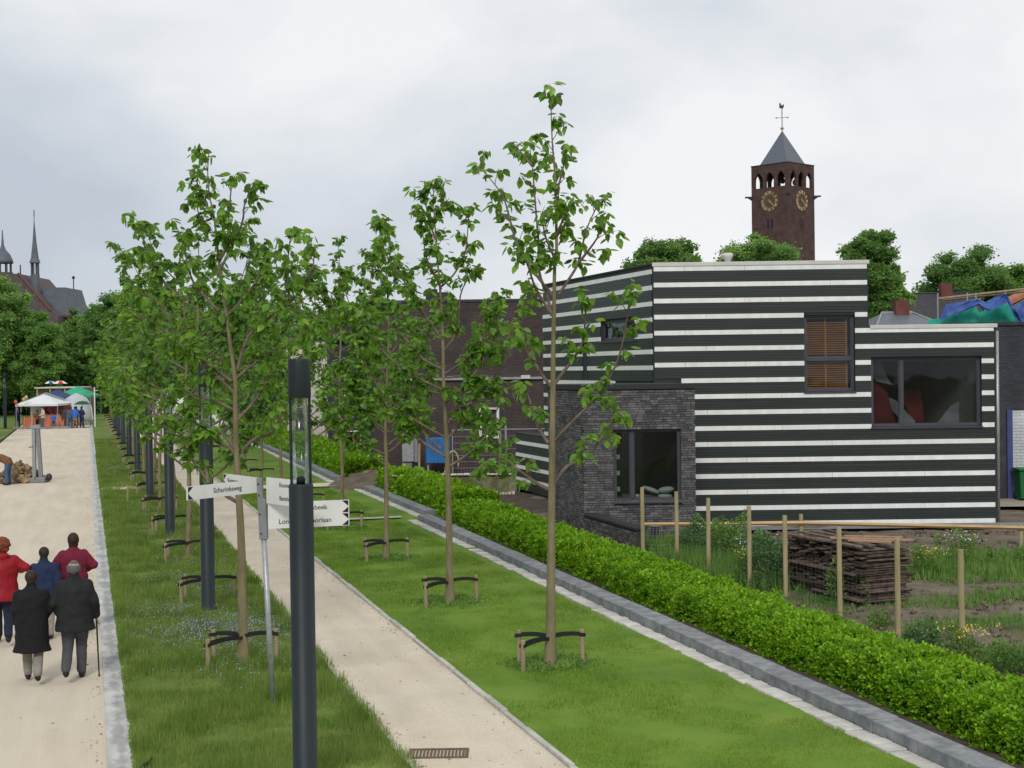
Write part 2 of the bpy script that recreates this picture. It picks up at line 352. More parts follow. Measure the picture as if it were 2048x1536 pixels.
M_plaster = mat('pale_plaster', (.55, .52, .46), (.62, .59, .53), scale=2, rough=.9)
M_whitebrick = brickmat('white_painted_brick', (.50, .52, .54), (.56, .58, .60), (.36, .38, .40), .3, .1)
M_blue = mat('blue_tarp', (.03, .065, .24), (.05, .11, .33), scale=2, rough=.45)
M_green = mat('green_netting', (.01, .24, .18), (.02, .34, .25), scale=3, rough=.7)
M_bluebox = mat('blue_cabinet_paint', (.02, .12, .33), (.03, .16, .40), scale=2, rough=.5)
M_bin = mat('green_plastic', (.01, .11, .03), (.015, .14, .04), scale=2, rough=.45)
M_wood = mat('fresh_timber', (.42, .27, .12), (.52, .35, .17), scale=6, rough=.75, stretch=(.3, .3, 3), island=.15)
M_fpost = mat('fence_post_timber', (.30, .25, .13), (.40, .34, .20), scale=7, rough=.85, bump=.003, bscale=30, stretch=(1, 1, .2))
M_old = mat('weathered_plank', (.055, .040, .031), (.145, .108, .082), scale=9, rough=.9, bump=.006, bscale=40, island=.45)
M_log = mat('split_log', (.15, .095, .055), (.42, .30, .17), scale=6, rough=.85, bump=.01, bscale=20, island=.45)
M_wire = mat('wire', (.25, .26, .27), (.32, .33, .34), scale=9, rough=.5, metal=.6)
M_mosswall = mat('mossy_old_wall', (.13, .12, .07), (.27, .24, .18), scale=3, rough=.95, bump=.03, bscale=14, c3=(.14, .15, .06), detail=8)
M_bgleaf = leafmat('far_leaf', (.085, .195, .045), (.165, .30, .075), trans=.45, scale=.25, rough=.6, var=.4)
M_bgleaf2 = leafmat('far_leaf_light', (.12, .26, .055), (.21, .36, .085), trans=.45, scale=.3, rough=.6, var=.4)
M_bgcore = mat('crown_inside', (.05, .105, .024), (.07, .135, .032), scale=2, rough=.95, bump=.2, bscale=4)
M_weed = leafmat('weed_leaf', (.085, .19, .035), (.17, .29, .065), trans=.35, scale=2, rough=.55, var=.35)
M_skin = mat('skin', (.46, .27, .19), (.52, .32, .23), scale=10, rough=.55)
M_asph = mat('grey_paving', (.17, .175, .19), (.24, .245, .26), scale=2, rough=.85)
speckle(M_sand); speckle(M_sand2)
# ================================================================= THE SETTING
def sheet(name, t0, t1, s0, s1, z, m, nx=2, ny=2, amp=0, fr=1.0, **kw):
    V = []; F = []
    for j in range(ny+1):
        for i in range(nx+1):
            t = t0+(t1-t0)*i/nx; s = s0+(s1-s0)*j/ny
            h = amp*noise.fractal(Vector((t*fr, s*fr, 3.1)), 1.0, 2.0, 4) if amp else 0
            V.append((t, s, z+h))
    for j in range(ny):
        for i in range(nx):
            a = j*(nx+1)+i; F.append((a, a+1, a+nx+2, a+nx+1))
    me = npmesh(name, V, F, smooth=True)
    return obj(name, me, m, kind='structure', **kw)
sheet('ground', -1500, 1500, -300, 2400, -.06, M_far)
sheet('road', -5.55, .20, 4, 190, 0, M_sand, 4, 40)
sheet('footpath', 3.56, 5.22, 6, 120, .004, M_sand2, 2, 40)
verge = sheet('grass_verge', .46, 3.52, 6, 190, .03, M_verge, 8, 400, .03, 1.2)
lawn = sheet('lawn', 5.30, 10.3, 6, 120, .02, M_lawn, 12, 260, .03, .8)
sheet('left_verge', -16, -5.7, 60, 190, .02, M_verge, 10, 60, .05)
sheet('crossing_path', .50, 3.48, 56.3, 58.0, .075, M_sand2)
sheet('crossing_path', 5.30, 12, 54.2, 55.9, .075, M_sand2)
sheet('crossing_path', 5.30, 9.2, 41.9, 42.35, .065, M_edge)
plot = sheet('soil_plot', 10.1, 60, 6, 75, -.01, M_soil, 110, 150, .13, .55)
sheet('building_site', 10.4, 60, 75, 130, -.02, M_far, 20, 30, .2, .3)
O = C(1.0, 40); 
# paved apron along the striped house
ap = MB(); 
for (x0, x1, y0, y1) in ((-1.4, 3.0, 41.2, 47.5),):
    pts = [C(x0, y0), C(x1, y0), C(x1, y1), C(x0, y1)]
p2 = [C(3.6, 38.3), C(20, 38.3), C(20, 39.3), C(3.6, 39.3)]
MB().poly([(p[0], p[1], .06) for p in p2]).build('pavement', M_asph, kind='structure')
p3 = [C(14.2, 43), C(30, 43), C(30, 62), C(14.2, 62)]
MB().poly([(p[0], p[1], .12) for p in p3]).build('driveway', mat('beige_gravel', (.30, .26, .20), (.40, .36, .29), scale=3, rough=.9, bump=.02, bscale=20), kind='structure')

# gutter: long slabs
g = tag(thing('gutter', (0, 0, 0)), kind='structure')
s = 6.0
while s < 190:
    L = U(3.6, 4.6)
    m = MB(); x0, x1 = .17+U(-.01, .01), .49+U(-.012, .012)
    m.box(x0, x1, s+.008, s+L-.008, -.05, .022+U(-.003, .006))
    m.build('slab', M_gutter, g, bevel=.006); s += L
# path edging
eg = tag(thing('path_edging', (0, 0, 0)), kind='structure')
for tt in (3.52, 5.26):
    s = 7.0
    while s < 95:
        L = .9
        m = MB(); w = .035+U(-.004, .006)
        m.box(tt-w+U(-.01, .01), tt+w, s+.01, s+L-.01, -.05, .045+U(-.012, .012)); m.build('stone', M_edge, eg, bevel=.006); s += L
# kerb of long bluestone blocks, strip of pale stones at its foot
def tk(s): return 9.20+.012*(s-15)
kb = tag(thing('kerb_wall', (0, 0, 0)), kind='structure')
st = tag(thing('stone_strip', (0, 0, 0)), kind='structure')
def kerbrun(s0, s1, tf, L=1.0):
    s = s0
    while s < s1-.2:
        a = tf(s); b = tf(s+L); h = .20+U(-.006, .006); j = U(-.006, .006)
        me = MB(); me.box(0, .38, .006, L-.006, -.06, h)
        me.build('kerb_block', M_kerb, kb, bevel=.008, loc=(a+j, s, 0), rot=(0, 0, -math.atan2(b-a, L))); s += L
kerbrun(9.2, 41.2, tk); kerbrun(42.3, 52.2, lambda s: 9.98); kerbrun(57.5, 108, lambda s: 9.72+(s-57.5)*.012)
def striprun(s0, s1, tf, L):
    s = s0
    while s < s1:
        l = L*U(.8, 1.2); a = tf(s)
        MB().box(-.27+U(-.03, .02), -.01, .012, l-.012, -.05, .045+U(-.012, .014)).build('paving_stone', M_stone, st, bevel=.01, loc=(a, s, 0)); s += l
striprun(9.2, 41.2, tk, .26); striprun(42.3, 56, lambda s: 9.98, .36); striprun(56, 104, lambda s: 9.68+(s-57.5)*.012, .5)

# drain grate in the path
dg = thing('drain_grate', (3.95, 16.2, .006), -A, 'rusty rectangular slotted drain grate set in the narrow sand path', 'grate')
M_rust = mat('rusty_iron', (.10, .07, .05), (.17, .12, .085), scale=20, rough=.8)
f = MB(); f.box(-.36, .36, -.20, -.16, -.05, .012); f.box(-.36, .36, .16, .20, -.05, .012); f.box(-.36, -.32, -.16, .16, -.05, .012); f.box(.32, .36, -.16, .16, -.05, .012); f.build('frame', M_rust, dg)
for i in range(15): MB().box(-.31+i*.0425, -.285+i*.0425, -.16, .16, -.04, .008).build('bar', M_rust, dg)
MB().box(-.32, .32, -.16, .16, -.09, -.045).build('sump', M_black, dg)

# ---------------- grass, flowers (uncountable)
BL = np.array([(-.5, 0, 0), (.5, 0, 0), (0, 1, 0)], dtype=float)
def blades(name, n, t0, t1, s0, s1, h, w, z, m, lean=.5, dens=1.6, label='', cat='grass', z2=0):
    P = np.empty((n, 3)); u = RNG.random(n)
    P[:, 1] = s0+(s1-s0)*u**dens; P[:, 0] = RNG.uniform(t0, t1, n); P[:, 2] = z
    # patchiness
    k = np.array([noise.noise(Vector((p[0]*.9, p[1]*.9, .3))) for p in P]); k2 = np.array([noise.noise(Vector((p[0]*3.1, p[1]*2.6, 4.3))) for p in P]); H = h*(1+.9*k+.9*k2)*RNG.uniform(.4, 1.35, n)
    far = 1+np.clip((P[:, 1]-20)/25, 0, 3)
    yaw = RNG.uniform(0, 2*math.pi, n); ln = RNG.normal(0, lean, n)
    x = np.stack([np.cos(yaw), np.sin(yaw), np.zeros(n)], -1); y = np.stack([-np.sin(yaw)*np.sin(ln), np.cos(yaw)*np.sin(ln), np.cos(ln)], -1)
    V = np.stack([P-x*(w*far/2)[:, None], P+x*(w*far/2)[:, None], P+y*np.clip(H, .01, 9)[:, None]], 1).reshape(-1, 3)
    F = np.arange(3*n).reshape(n, 3)
    return obj(name, npmesh(name, V, F), m, label=label, cat=cat, kind='stuff')
blades('meadow_grass', 260000, .50, 3.47, 9, 100, .135, .009, .02, M_blade, .5, 1.7, 'rough uncut grass of the verge between lane and footpath')
blades('lawn_grass', 230000, 5.31, 8.9, 9, 60, .042, .0075, .015, M_blade2, .5, 1.6, 'short mown lawn grass round the right row of young trees')
blades('edge_grass', 9000, .44, .56, 10, 80, .10, .013, .02, M_blade, .6, 1.4, 'tufts of grass leaning over the right edge of the gutter')
blades('edge_grass', 9000, 3.42, 3.56, 10, 70, .12, .013, .02, M_blade, .6, 1.4, 'tufts of grass leaning over the left edge of the footpath')
def flowers(name, spots, m, size, zlo, zhi, label):
    P = []
    for (t, s, rt, rs, n) in spots:
        for _ in range(n):
            a_, b_ = random.gauss(t, rt), random.gauss(s, rs)
            if .6 < a_ < 3.4 and noise.noise(Vector((a_*2.2, b_*2.2, 8))) > -.12: P.append((a_, b_, U(zlo, zhi)))
    P = np.array(P); n = len(P)
    me = scatter(name, P, RNG.uniform(.6, 1.3, n)*size, frames(RNG.uniform(0, 6.3, n), RNG.uniform(-.6, .9, n), RNG.uniform(-.8, .8, n)))
    return obj(name, me, m, label=label, cat='flowers', kind='stuff')
flowers('wildflowers', [(2.0, 25.0, .8, .9, 3600), (2.6, 24, .6, .9, 1800), (1.4, 27.4, .5, .5, 700), (2.4, 29.5, .5, .6, 600), (1.6, 31.5, .5, .5, 350), (2.5, 34, .5, .6, 450), (2.2, 41, .6, 1.5, 600),
                        (1.6, 46, .5, 2, 500), (1.7, 68, .6, 6, 1400), (2, 85, .6, 8, 1400), (2.2, 21.5, .5, .7, 350), (1.8, 110, .6, 12, 1400)], M_flower, .028, .06, .2, 'drifts of small violet-blue wildflowers in the rough verge grass')
def soilveg(name, spots, n, h, w, m, label):
    P = []
    for _ in range(n):
        t, s, rt, rs = random.choice(spots); P.append((random.gauss(t, rt), random.gauss(s, rs), 0))
    P = np.array(P); n = len(P); yaw = RNG.uniform(0, 6.3, n); ln = RNG.normal(0, .6, n); H = h*RNG.uniform(.3, 1.3, n)
    x = np.stack([np.cos(yaw), np.sin(yaw), np.zeros(n)], -1); y = np.stack([-np.sin(yaw)*np.sin(ln), np.cos(yaw)*np.sin(ln), np.cos(ln)], -1)
    V = np.stack([P-x*w, P+x*w, P+y*H[:, None]], 1).reshape(-1, 3)
    return obj(name, npmesh(name, V, np.arange(3*n).reshape(n, 3)), m, label=label, cat='weeds', kind='stuff')
def cw(x, y, rx, ry): p = C(x, y); return (p[0], p[1], rx, ry)
soilveg('ground_weeds', [cw(10.6, 31.5, 1.6, .9), cw(11.2, 30.5, 1.2, .7), cw(9.2, 30.5, .6, .7), cw(12.2, 32, 1.2, .5)], 13000, .26, .016, M_weed, 'bank of fresh green weeds on the soil behind the last fence posts')
soilveg('ground_weeds', [cw(8.2, 26.5, 1.0, .3), cw(9.8, 27.5, 1.2, .35), cw(8.3, 24.5, .8, .3), cw(9.4, 22.5, 1.2, .4), cw(7.6, 21.5, .7, .3), cw(5.8, 27, .4, .6)], 8000, .14, .012, M_weed, 'scattered low weeds on the bare soil plot near the camera')
soilveg('ground_weeds', [cw(4.4, 32.5, .7, .9), cw(5.0, 31.0, .6, .7), cw(5.6, 29.2, .45, .6), cw(3.9, 34.0, .4, .6)], 16000, .42, .016, M_weed, 'tall grassy weeds between the hedge and the plank stack')

# clods of soil
P = []; 
for _ in range(5000):
    p = C(U(4.5, 16), U(17, 38)); P.append((p[0], p[1], U(-.02, .04)))
P = np.array(P); P = P[P[:, 0] > 11.2]
n = len(P); OC = np.array([(1, 0, 0), (0, 1, 0), (-1, 0, 0), (0, -1, 0), (0, 0, .7), (0, 0, -.7)], float)
OF = np.array([(0, 1, 4), (1, 2, 4), (2, 3, 4), (3, 0, 4), (1, 0, 5), (2, 1, 5), (3, 2, 5), (0, 3, 5)])
obj('soil_clods', scatter('soil_clods', P, RNG.gamma(2, .018, n)+.01, frames(RNG.uniform(0, 6, n), RNG.uniform(-1, 1, n), RNG.uniform(-1, 1, n)), OC, OF), M_soil, label='loose clods and lumps on the churned bare soil', cat='soil', kind='stuff')

# dirt mound between the kerbs
mb = []; F = []; nx = 44; cx, cy = 10.7, 54.6
for j in range(nx+1):
    for i in range(nx+1):
        x = -1.9+3.8*i/nx; y = -2.6+5.2*j/nx; r = math.sqrt((x/1.9)**2+(y/2.6)**2)
        h = .62*max(0, 1-r)**.9*(1+.5*noise.noise(Vector((x*2, y*2, 0))))-.04+.11*noise.noise(Vector((x*4, y*4, 1)))*(1-min(1, r))+.04*noise.noise(Vector((x*11, y*11, 1)))
        mb.append((cx+x, cy+y, h))
for j in range(nx):
    for i in range(nx): a = j*(nx+1)+i; F.append((a, a+1, a+nx+2, a+nx+1))
obj('dirt_mound', npmesh('dirt_mound', mb, F), M_soil, label='small heap of brown earth in the gap between the kerb walls', cat='earth heap')

# ---------------- hedge
def hedge(s0, s1, tf, h, w, label, nleaf, size):
    hd = thing('hedge', (0, 0, 0), 0, label, 'hedge', 'clipped hedges along the kerb')
    V = []; F = []; ns = max(8, int((s1-s0)*2.2)); prof = [(-.38, 0), (-.47, .3), (-.44, .78), (-.25, .93), (0, .96), (.25, .93), (.44, .78), (.47, .3), (.38, 0)]
    for j in range(ns+1):
        s = s0+(s1-s0)*j/ns; e = min(1, (j+.4)/2, (ns-j+.4)/2)
        for (a, b) in prof:
            k = 1+.10*noise.noise(Vector((a*3, s*1.3, b*2)))
            V.append((tf(s)+w/2+a*w*.9*k*(.6+.4*e), s, b*h*.92*k*(.75+.25*e)))
    k = len(prof)
    for j in range(ns):
        for i in range(k-1): a = j*k+i; F.append((a, a+1, a+k+1, a+k))
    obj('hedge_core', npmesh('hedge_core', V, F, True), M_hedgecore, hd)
    nt = nleaf//7          # shoots, each a tuft of small leaves
    s = s0+(s1-s0)*RNG.random(nt)**1.35; ang = RNG.uniform(-.25, math.pi+.25, nt)
    ne = int(260*w*h/ (size/.05)**2); s = np.concatenate([s, np.full(ne, s0+.05)+RNG.uniform(0, .12, ne), np.full(ne, s1-.05)-RNG.uniform(0, .12, ne)]); ang = np.concatenate([ang, RNG.uniform(0, math.pi, 2*ne)])
    fill = np.concatenate([np.ones(nt), RNG.random(2*ne)**.5]); nt = len(s)
    lump = np.array([.55*noise.noise(Vector((math.cos(a)*1.4, q*1.5, 5)))+.55*noise.noise(Vector((math.cos(a)*3.2, q*3.6, 9))) for a, q in zip(ang, s)])
    ex = .55; ca, sa_ = np.cos(ang), np.sin(ang)
    rx = np.sign(ca)*np.abs(ca)**ex*w*.50*(1+.30*lump)*fill; rz = np.clip(.06+np.sign(sa_)*np.abs(sa_)**ex*h*.92*(1+.55*lump)*fill, .03, 9)
    dp = 1-RNG.random(nt)**2*.16
    Pc = np.stack([np.array([tf(q) for q in s])+w/2-rx*dp, s, rz*dp+RNG.uniform(-.02, .05, nt)], -1)
    far = 1+np.clip((s-22)/30, 0, 2.2)
    od = np.stack([-ca*.7+RNG.normal(0, .45, nt), RNG.normal(0, .45, nt), np.clip(sa_, 0, 1)*.8+.45+RNG.normal(0, .25, nt)], -1); od /= np.linalg.norm(od, axis=1)[:, None]
    k = 7; idx = np.repeat(np.arange(nt), k); f = np.tile(np.linspace(-.2, 1, k), nt)
    P = Pc[idx]+od[idx]*(f*size*1.5*far[idx])[:, None]+RNG.normal(0, size*.22, (nt*k, 3))
    dd = od[idx]+RNG.normal(0, .75, (nt*k, 3)); dd /= np.linalg.norm(dd, axis=1)[:, None]
    obj('hedge_leaves', scatter('hedge_leaves', P, size*far[idx]*RNG.uniform(.65, 1.3, nt*k), frames(np.arctan2(dd[:, 1], dd[:, 0]), np.arcsin(dd[:, 2]), RNG.uniform(-1.2, 1.2, nt*k)), QUAD_V*np.array([1.15, 1, 1])), M_hedge, hd, kind='stuff')
    return hd
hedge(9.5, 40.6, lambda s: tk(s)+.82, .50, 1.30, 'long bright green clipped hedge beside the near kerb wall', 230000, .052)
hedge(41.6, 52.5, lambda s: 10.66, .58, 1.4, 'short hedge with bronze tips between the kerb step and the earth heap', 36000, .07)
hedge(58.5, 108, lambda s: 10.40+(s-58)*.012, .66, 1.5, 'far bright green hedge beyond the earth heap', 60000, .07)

# bare strip and stem litter at hedge foot
sheet('hedge_bed', 9.5, 11.7, 8, 41.0, .06, M_soil2, 2, 40)

P = []
for s_, t_ in zip((20.5, 26.6, 33.2, 40.2, 46.6), (6.80, 6.76, 6.87, 7.1, 7.0)):
    for _ in range(1500): a = U(0, 6.283); r = random.gauss(.48, .17); P.append((t_+r*math.cos(a), s_+r*math.sin(a), .02))
P = np.array(P); n = len(P)
obj('trunk_weeds', scatter('trunk_weeds', P, RNG.uniform(.03, .085, n), frames(RNG.uniform(0, 6.3, n), RNG.uniform(.1, 1.3, n), RNG.normal(0, .5, n)), QUAD_V*np.array([.6, 1, 1])), M_weed, label='ragged rings of longer weeds round the trunks on the lawn', cat='weeds', kind='stuff')
MB().tube([(.50, 16.55, .03), (.55, 16.60, .075), (.62, 16.72, .07), (.67, 16.85, .10)], [.02, .028, .024, .012], 8, flat=.5).build('rubber_strip', M_strap, label='short black strip of rubber lying at the grass edge beside the gutter', cat='rubber strip')
MB().tube([(1.35, 51.5, 0), (1.36, 51.5, .62)], [.035, .03], 8).build('marker_peg', M_stake, label='small wooden peg standing in the verge just before the crossing path', cat='peg')

P = []
for _ in range(2600):
    s_ = 9+60*random.random()**1.6
    if random.random() < .45: t_ = random.choice((U(-5.4, .15), .14-abs(random.gauss(0, .12))))
    else: t_ = random.choice((U(3.58, 5.2), 3.58+abs(random.gauss(0, .10)), 5.2-abs(random.gauss(0, .10))))
    P.append((t_, s_, .006))
P = np.array(P); n = len(P)
OC2 = np.array([(1, 0, 0), (0, 1, 0), (-1, 0, 0), (0, -1, 0), (0, 0, .7), (0, 0, -.7)], float); OF2 = np.array([(0, 1, 4), (1, 2, 4), (2, 3, 4), (3, 0, 4), (1, 0, 5), (2, 1, 5), (3, 2, 5), (0, 3, 5)])
obj('loose_grit', scatter('loose_grit', P, RNG.gamma(2, .0035, n)+.003, frames(RNG.uniform(0, 6, n), RNG.uniform(-.4, .4, n), RNG.uniform(-.4, .4, n)), OC2, OF2), mat('grit', (.30, .25, .18), (.50, .43, .33), scale=30, rough=.9, island=.3), label='loose grit and small stones on the lane and footpath', cat='grit', kind='stuff')
P = P[:260]*np.array([1, 1, 1])+np.array([0, 0, .006]); n = len(P)
obj('leaf_litter', scatter('leaf_litter', P, RNG.uniform(.02, .06, n), frames(RNG.uniform(0, 6, n), RNG.uniform(-.1, .25, n), RNG.uniform(-.2, .2, n))), mat('dry_leaf', (.16, .10, .05), (.26, .19, .08), scale=20, rough=.8, island=.3), label='scattered small dry leaves on the lane and footpath', cat='leaves', kind='stuff')
# ================================================================= STRIPED HOUSE
hx, hy = C(3.98, 39.4)
house = thing('striped_house', (hx, hy, 0), -A, 'modern two-storey house clad in dark boards with white horizontal stripes', 'house')
D = (-SA, CA)                 # side walls run parallel to the lane (house frame: x right, y away)
NS = (-CA, -SA)               # outward normal of the left side wall
F0, UF, NF = (0, 0), (1, 0), (0, -1)
def sub(iv, cuts):
    out = [iv]
    for (a, b) in cuts:
        nx = []
        for (p, q) in out:
            if b <= p or a >= q: nx.append((p, q)); continue
            if a > p: nx.append((p, a))
            if b < q: nx.append((b, q))
        out = nx
    return [(p, q) for p, q in out if q-p > .03]
def wall(O, Ud, N, rects, openings, m, parent, th=.3, n1=0.0):
    """wall of boxes with openings; rects [(u0,u1,z0,z1)]"""
    mb = MB()
    for (u0, u1, z0, z1) in rects:
        zs = sorted({z0, z1, *[z for o in openings for z in o[2:4] if z0 < z < z1]})
        for a, b in zip(zs[:-1], zs[1:]):
            cuts = [(o[0], o[1]) for o in openings if o[2] < (a+b)/2 < o[3]]
            for (p, q) in sub((u0, u1), cuts): mb.obox(O, Ud, N, p, q, a, b, n1-th, n1)
    return mb.build('wall', m, parent)
def window(O, Ud, N, u0, u1, z0, z1, parent, mull=(), trans=(), inset=.10, fw=.07, sill=True, mf=None, mg=None, sash=True):
    mf = mf or M_frame; mg = mg or M_glass
    f = MB(); n0, n1 = -inset-.07, -inset
    f.obox(O, Ud, N, u0, u0+fw, z0, z1, n0, n1); f.obox(O, Ud, N, u1-fw, u1, z0, z1, n0, n1)
    f.obox(O, Ud, N, u0+fw, u1-fw, z1-fw, z1, n0, n1); f.obox(O, Ud, N, u0+fw, u1-fw, z0, z0+fw, n0, n1)
    for a in mull: f.obox(O, Ud, N, a-fw*.7, a+fw*.7, z0+fw, z1-fw, n0, n1+.012)
    for a in trans: f.obox(O, Ud, N, u0+fw, u1-fw, a-fw*.8, a+fw*.8, n0, n1+.01)
    w = f.build('window', mf, parent, bevel=.006)
    us = [u0+fw]+[x for a in mull for x in (a-fw*.7, a+fw*.7)]+[u1-fw]; zs = [z0+fw]+[x for a in trans for x in (a-fw*.8, a+fw*.8)]+[z1-fw]
    for i in range(0, len(us), 2):
        for j in range(0, len(zs), 2):
            MB().obox(O, Ud, N, us[i], us[i+1], zs[j], zs[j+1], n0+.03, n0+.04).build('pane', mg, w)
            if sash:
                q = MB(); e = .028; a, b, c, d = us[i], us[i+1], zs[j], zs[j+1]
                for (p_, q_, r_, s_) in ((a, a+e, c, d), (b-e, b, c, d), (a+e, b-e, c, c+e), (a+e, b-e, d-e, d)): q.obox(O, Ud, N, p_, q_, r_, s_, n0+.002, n1-.022)
                q.build('sash', mf, w)
    if sill: MB().obox(O, Ud, N, u0-.02, u1+.02, z0-.045, z0-.003, -inset, .075).build('sill', mf, w)
    return w
ZB = [7.31-.45*i for i in range(17)]
DB, WB = 0, 0
def cladding(O, Ud, N, extent, openings, zoff, joints, seam):
    """extent(z) -> (u0,u1); dark boards in fours between white boards"""
    for i, zc in enumerate(ZB):
        zc += zoff; w0, w1 = zc-.064, zc+.064
        e = extent(zc)
        if e and w0 > 0:
            for (p, q) in sub(e, [(o[0], o[1]) for o in openings if o[2] < zc < o[3]]):
                cuts = sorted(c for c in [seam[(i+k) % len(seam)]*1.0 for k in (0, 2)] if p+.3 < c < q-.3); xs = [p]+cuts+[q]
                for a, b in zip(xs[:-1], xs[1:]):
                    MB().obox(O, Ud, N, a+.004, b-.004, w0, w1, .001, .040).build('white_board', M_white, house)
        top = w0; hb = (.45-.128)/4
        for k in range(4):
            b1 = top-k*hb; b0 = b1-hb+.006; zc2 = (b0+b1)/2
            if b0 < .02: continue
            e = extent(zc2)
            if not e: continue
            for (p, q) in sub(e, [(o[0], o[1]) for o in openings if o[2] < zc2 < o[3]]):
                m = MB(); m.obox(O, Ud, N, p+.001, q-.001, b0, b1-.001, .001, .022+.004*(k % 2)); m.build('dark_board', M_board, house)
W1 = (8.23-3.98, 9.66-3.98, 3.80, 5.96); W2 = (10.10-3.98, 13.21-3.98, 2.78, 4.74)
XR1, XR2 = 10.05-3.98, 13.62-3.98
def ext_f(z):
    if z > 5.66: return (.035, XR1-.035)
    return (.035, XR2-.06) if z > 4.2 else (.78, XR2-.06)
wall(F0, UF, NF, [(0, XR1, 5.62, 7.42), (0, XR2, 0, 5.62)], [W1, W2], M_core, house)
cladding(F0, UF, NF, ext_f, [W1, W2], 0, 0, [.9, 5.0, 2.6, 7.6, 3.6, 1.5])
# corner trims
m = MB(); m.obox(F0, UF, NF, XR2-.058, XR2, 0, 5.50, .001, .03); m.obox(F0, UF, NF, XR1-.033, XR1, 5.68, 7.36, .001, .03); m.obox(F0, UF, NF, 0, .033, 4.0, 7.36, .001, .045)
m.build('corner_trim', M_core, house)
m = MB(); m.obox(F0, UF, NF, .0, XR1+.03, 7.378, 7.49, -.35, .06); m.build('coping', M_coping, house, bevel=.008)
m = MB(); m.obox(F0, UF, NF, XR1+.033, XR2+.04, 5.545, 5.655, -.35, .06); m.build('coping', M_coping, house, bevel=.008)
# left side wall
S0, US = (0, 0), D
LS, LT = 9.8, 13.2
SW = (1.27, 4.15, 5.36, 6.0); SL = (5.33, 5.82, 4.1, 5.34)
wall(S0, US, NS, [(.301, LS, 0, 7.42), (LS, LT, 0, 2.15)], [SW, SL], M_core, house)
def ext_s(z):
    if z > 7.45: return None
    if z > 4.15: return (.01, LS-.02)
    return (2.94, LS-.02) if z > 2.18 else (2.94, LT-.02)
cladding(S0, US, NS, ext_s, [SW, SL], -.07, 0, [3.3, 7.2, 5.0, 8.6, 2.2])
m = MB(); m.obox(S0, US, NS, 0, LS, 7.31, 7.42, .001, .03); m.obox(S0, US, NS, -.0, LS, 7.421, 7.47, -.3, .06); m.build('roof_edge', M_core, house)
m = MB(); m.obox(S0, US, NS, LS, LT, 2.151, 2.19, -.3, .05); m.build('roof_edge', M_core, house)
# rest of the shell: back, right, roofs, floor slab
def pt(u, v): return (u+D[0]*v, D[1]*v)       # house frame point: u along front, v along side
m = MB()
def slab(mb, us, vs, z0, z1):
    P = [pt(us[0], vs[0]), pt(us[1], vs[0]), pt(us[1], vs[1]), pt(us[0], vs[1])]; o = len(mb.v)
    mb.v += [(x, y, z0) for x, y in P]+[(x, y, z1) for x, y in P]
    mb.f += [tuple(o+i for i in q) for q in ((0, 3, 2, 1), (4, 5, 6, 7), (0, 1, 5, 4), (1, 2, 6, 5), (2, 3, 7, 6), (3, 0, 4, 7))]
slab(m, (.31, XR1-.01), (.33, LS), 7.1, 7.36); slab(m, (XR1-.25, XR2-.3), (.33, LS), 5.25, 5.5); m.build('roof', M_iron, house)
m = MB(); slab(m, (.3, XR1), (LS-.3, LS-.01), 0, 7.1); slab(m, (XR1, XR2), (LS-.3, LS-.01), 0, 5.25); slab(m, (XR2-.3, XR2), (.31, LS-.3), 0, 5.6); slab(m, (XR1-.25, XR1), (.31, LS-.3), 5.5, 7.4)
slab(m, (.3, XR2-.35), (.4, LS-.4), 2.55, 2.75); slab(m, (XR1-.1, XR1+.0), (.4, LS-.4), 2.75, 5.2); m.build('inner_shell', M_inwall, house)
m = MB(); slab(m, (.0, 3.0), (LS+.01, LT), 0, 2.14); m.build('annex_wall', M_core, house)
MB().lathe([(.09, 7.36), (.09, 7.55), (.15, 7.66), (.17, 7.72), (.13, 7.78)], 14, c=(6.2-3.98, .6, 0)).build('roof_vent', M_coping, house, smooth=True)
w1 = window(F0, UF, NF, *W1, house, trans=(4.72,)); w2 = window(F0, UF, NF, *W2, house, mull=(10.98-3.98,))
window(S0, US, NS, *SW, house, mull=(2.25,), inset=.08); window(S0, US, NS, *SL, house, inset=.06, sill=False)
# drainpipe at the right corner
MB().tube([(XR2+.12, .25, .05), (XR2+.12, .25, 5.45)], .055, 10).build('drainpipe', M_galv, house, smooth=True)

# ---- brick box in front of the corner
bx0, by0 = -2.14, -2.8; BD = 2.9; BZ = 4.09; BXR = .80
MB().poly([(bx0+.03, by0+.03, 0)]) 
BO = (bx0, by0); BW = (.79, 2.56, 1.05, 2.95)     # window in u from the box's left corner
def bwall():
    mb = MB(); W = BXR-bx0
    zs = [0, BW[2], BW[3], BZ-.1]
    for a, b in zip(zs[:-1], zs[1:]):
        cuts = [(BW[0], BW[1])] if a == BW[2] else []
        for (p, q) in sub((0.016, W-.016), cuts): mb.obox(BO, UF, NF, p, q, a, b, -.30, -.014)
    return mb
bwall().build('brick_backing', M_mortar, house)
m = MB(); m.obox(BO, US, NS, .31, BD, 0, BZ-.1, -.3, -.014); m.build('brick_backing', M_mortar, house)
def pb(u, v): return (bx0+u+D[0]*v, by0+D[1]*v)
m = MB()
P = [pb(-.03, -.04), pb(BXR-bx0+.03, -.04), pb(BXR-bx0+.03, BD), pb(-.03, BD)]
m.v = [(x, y, BZ-.1) for x, y in P]+[(x, y, BZ+.03) for x, y in P]; m.f = [(0, 3, 2, 1), (4, 5, 6, 7), (0, 1, 5, 4), (1, 2, 6, 5), (2, 3, 7, 6), (3, 0, 4, 7)]
m.build('coping', M_core, house)
m = MB(); P = [pb(2.66, .31), pb(2.94, .31), pb(2.94, BD), pb(2.66, BD)]
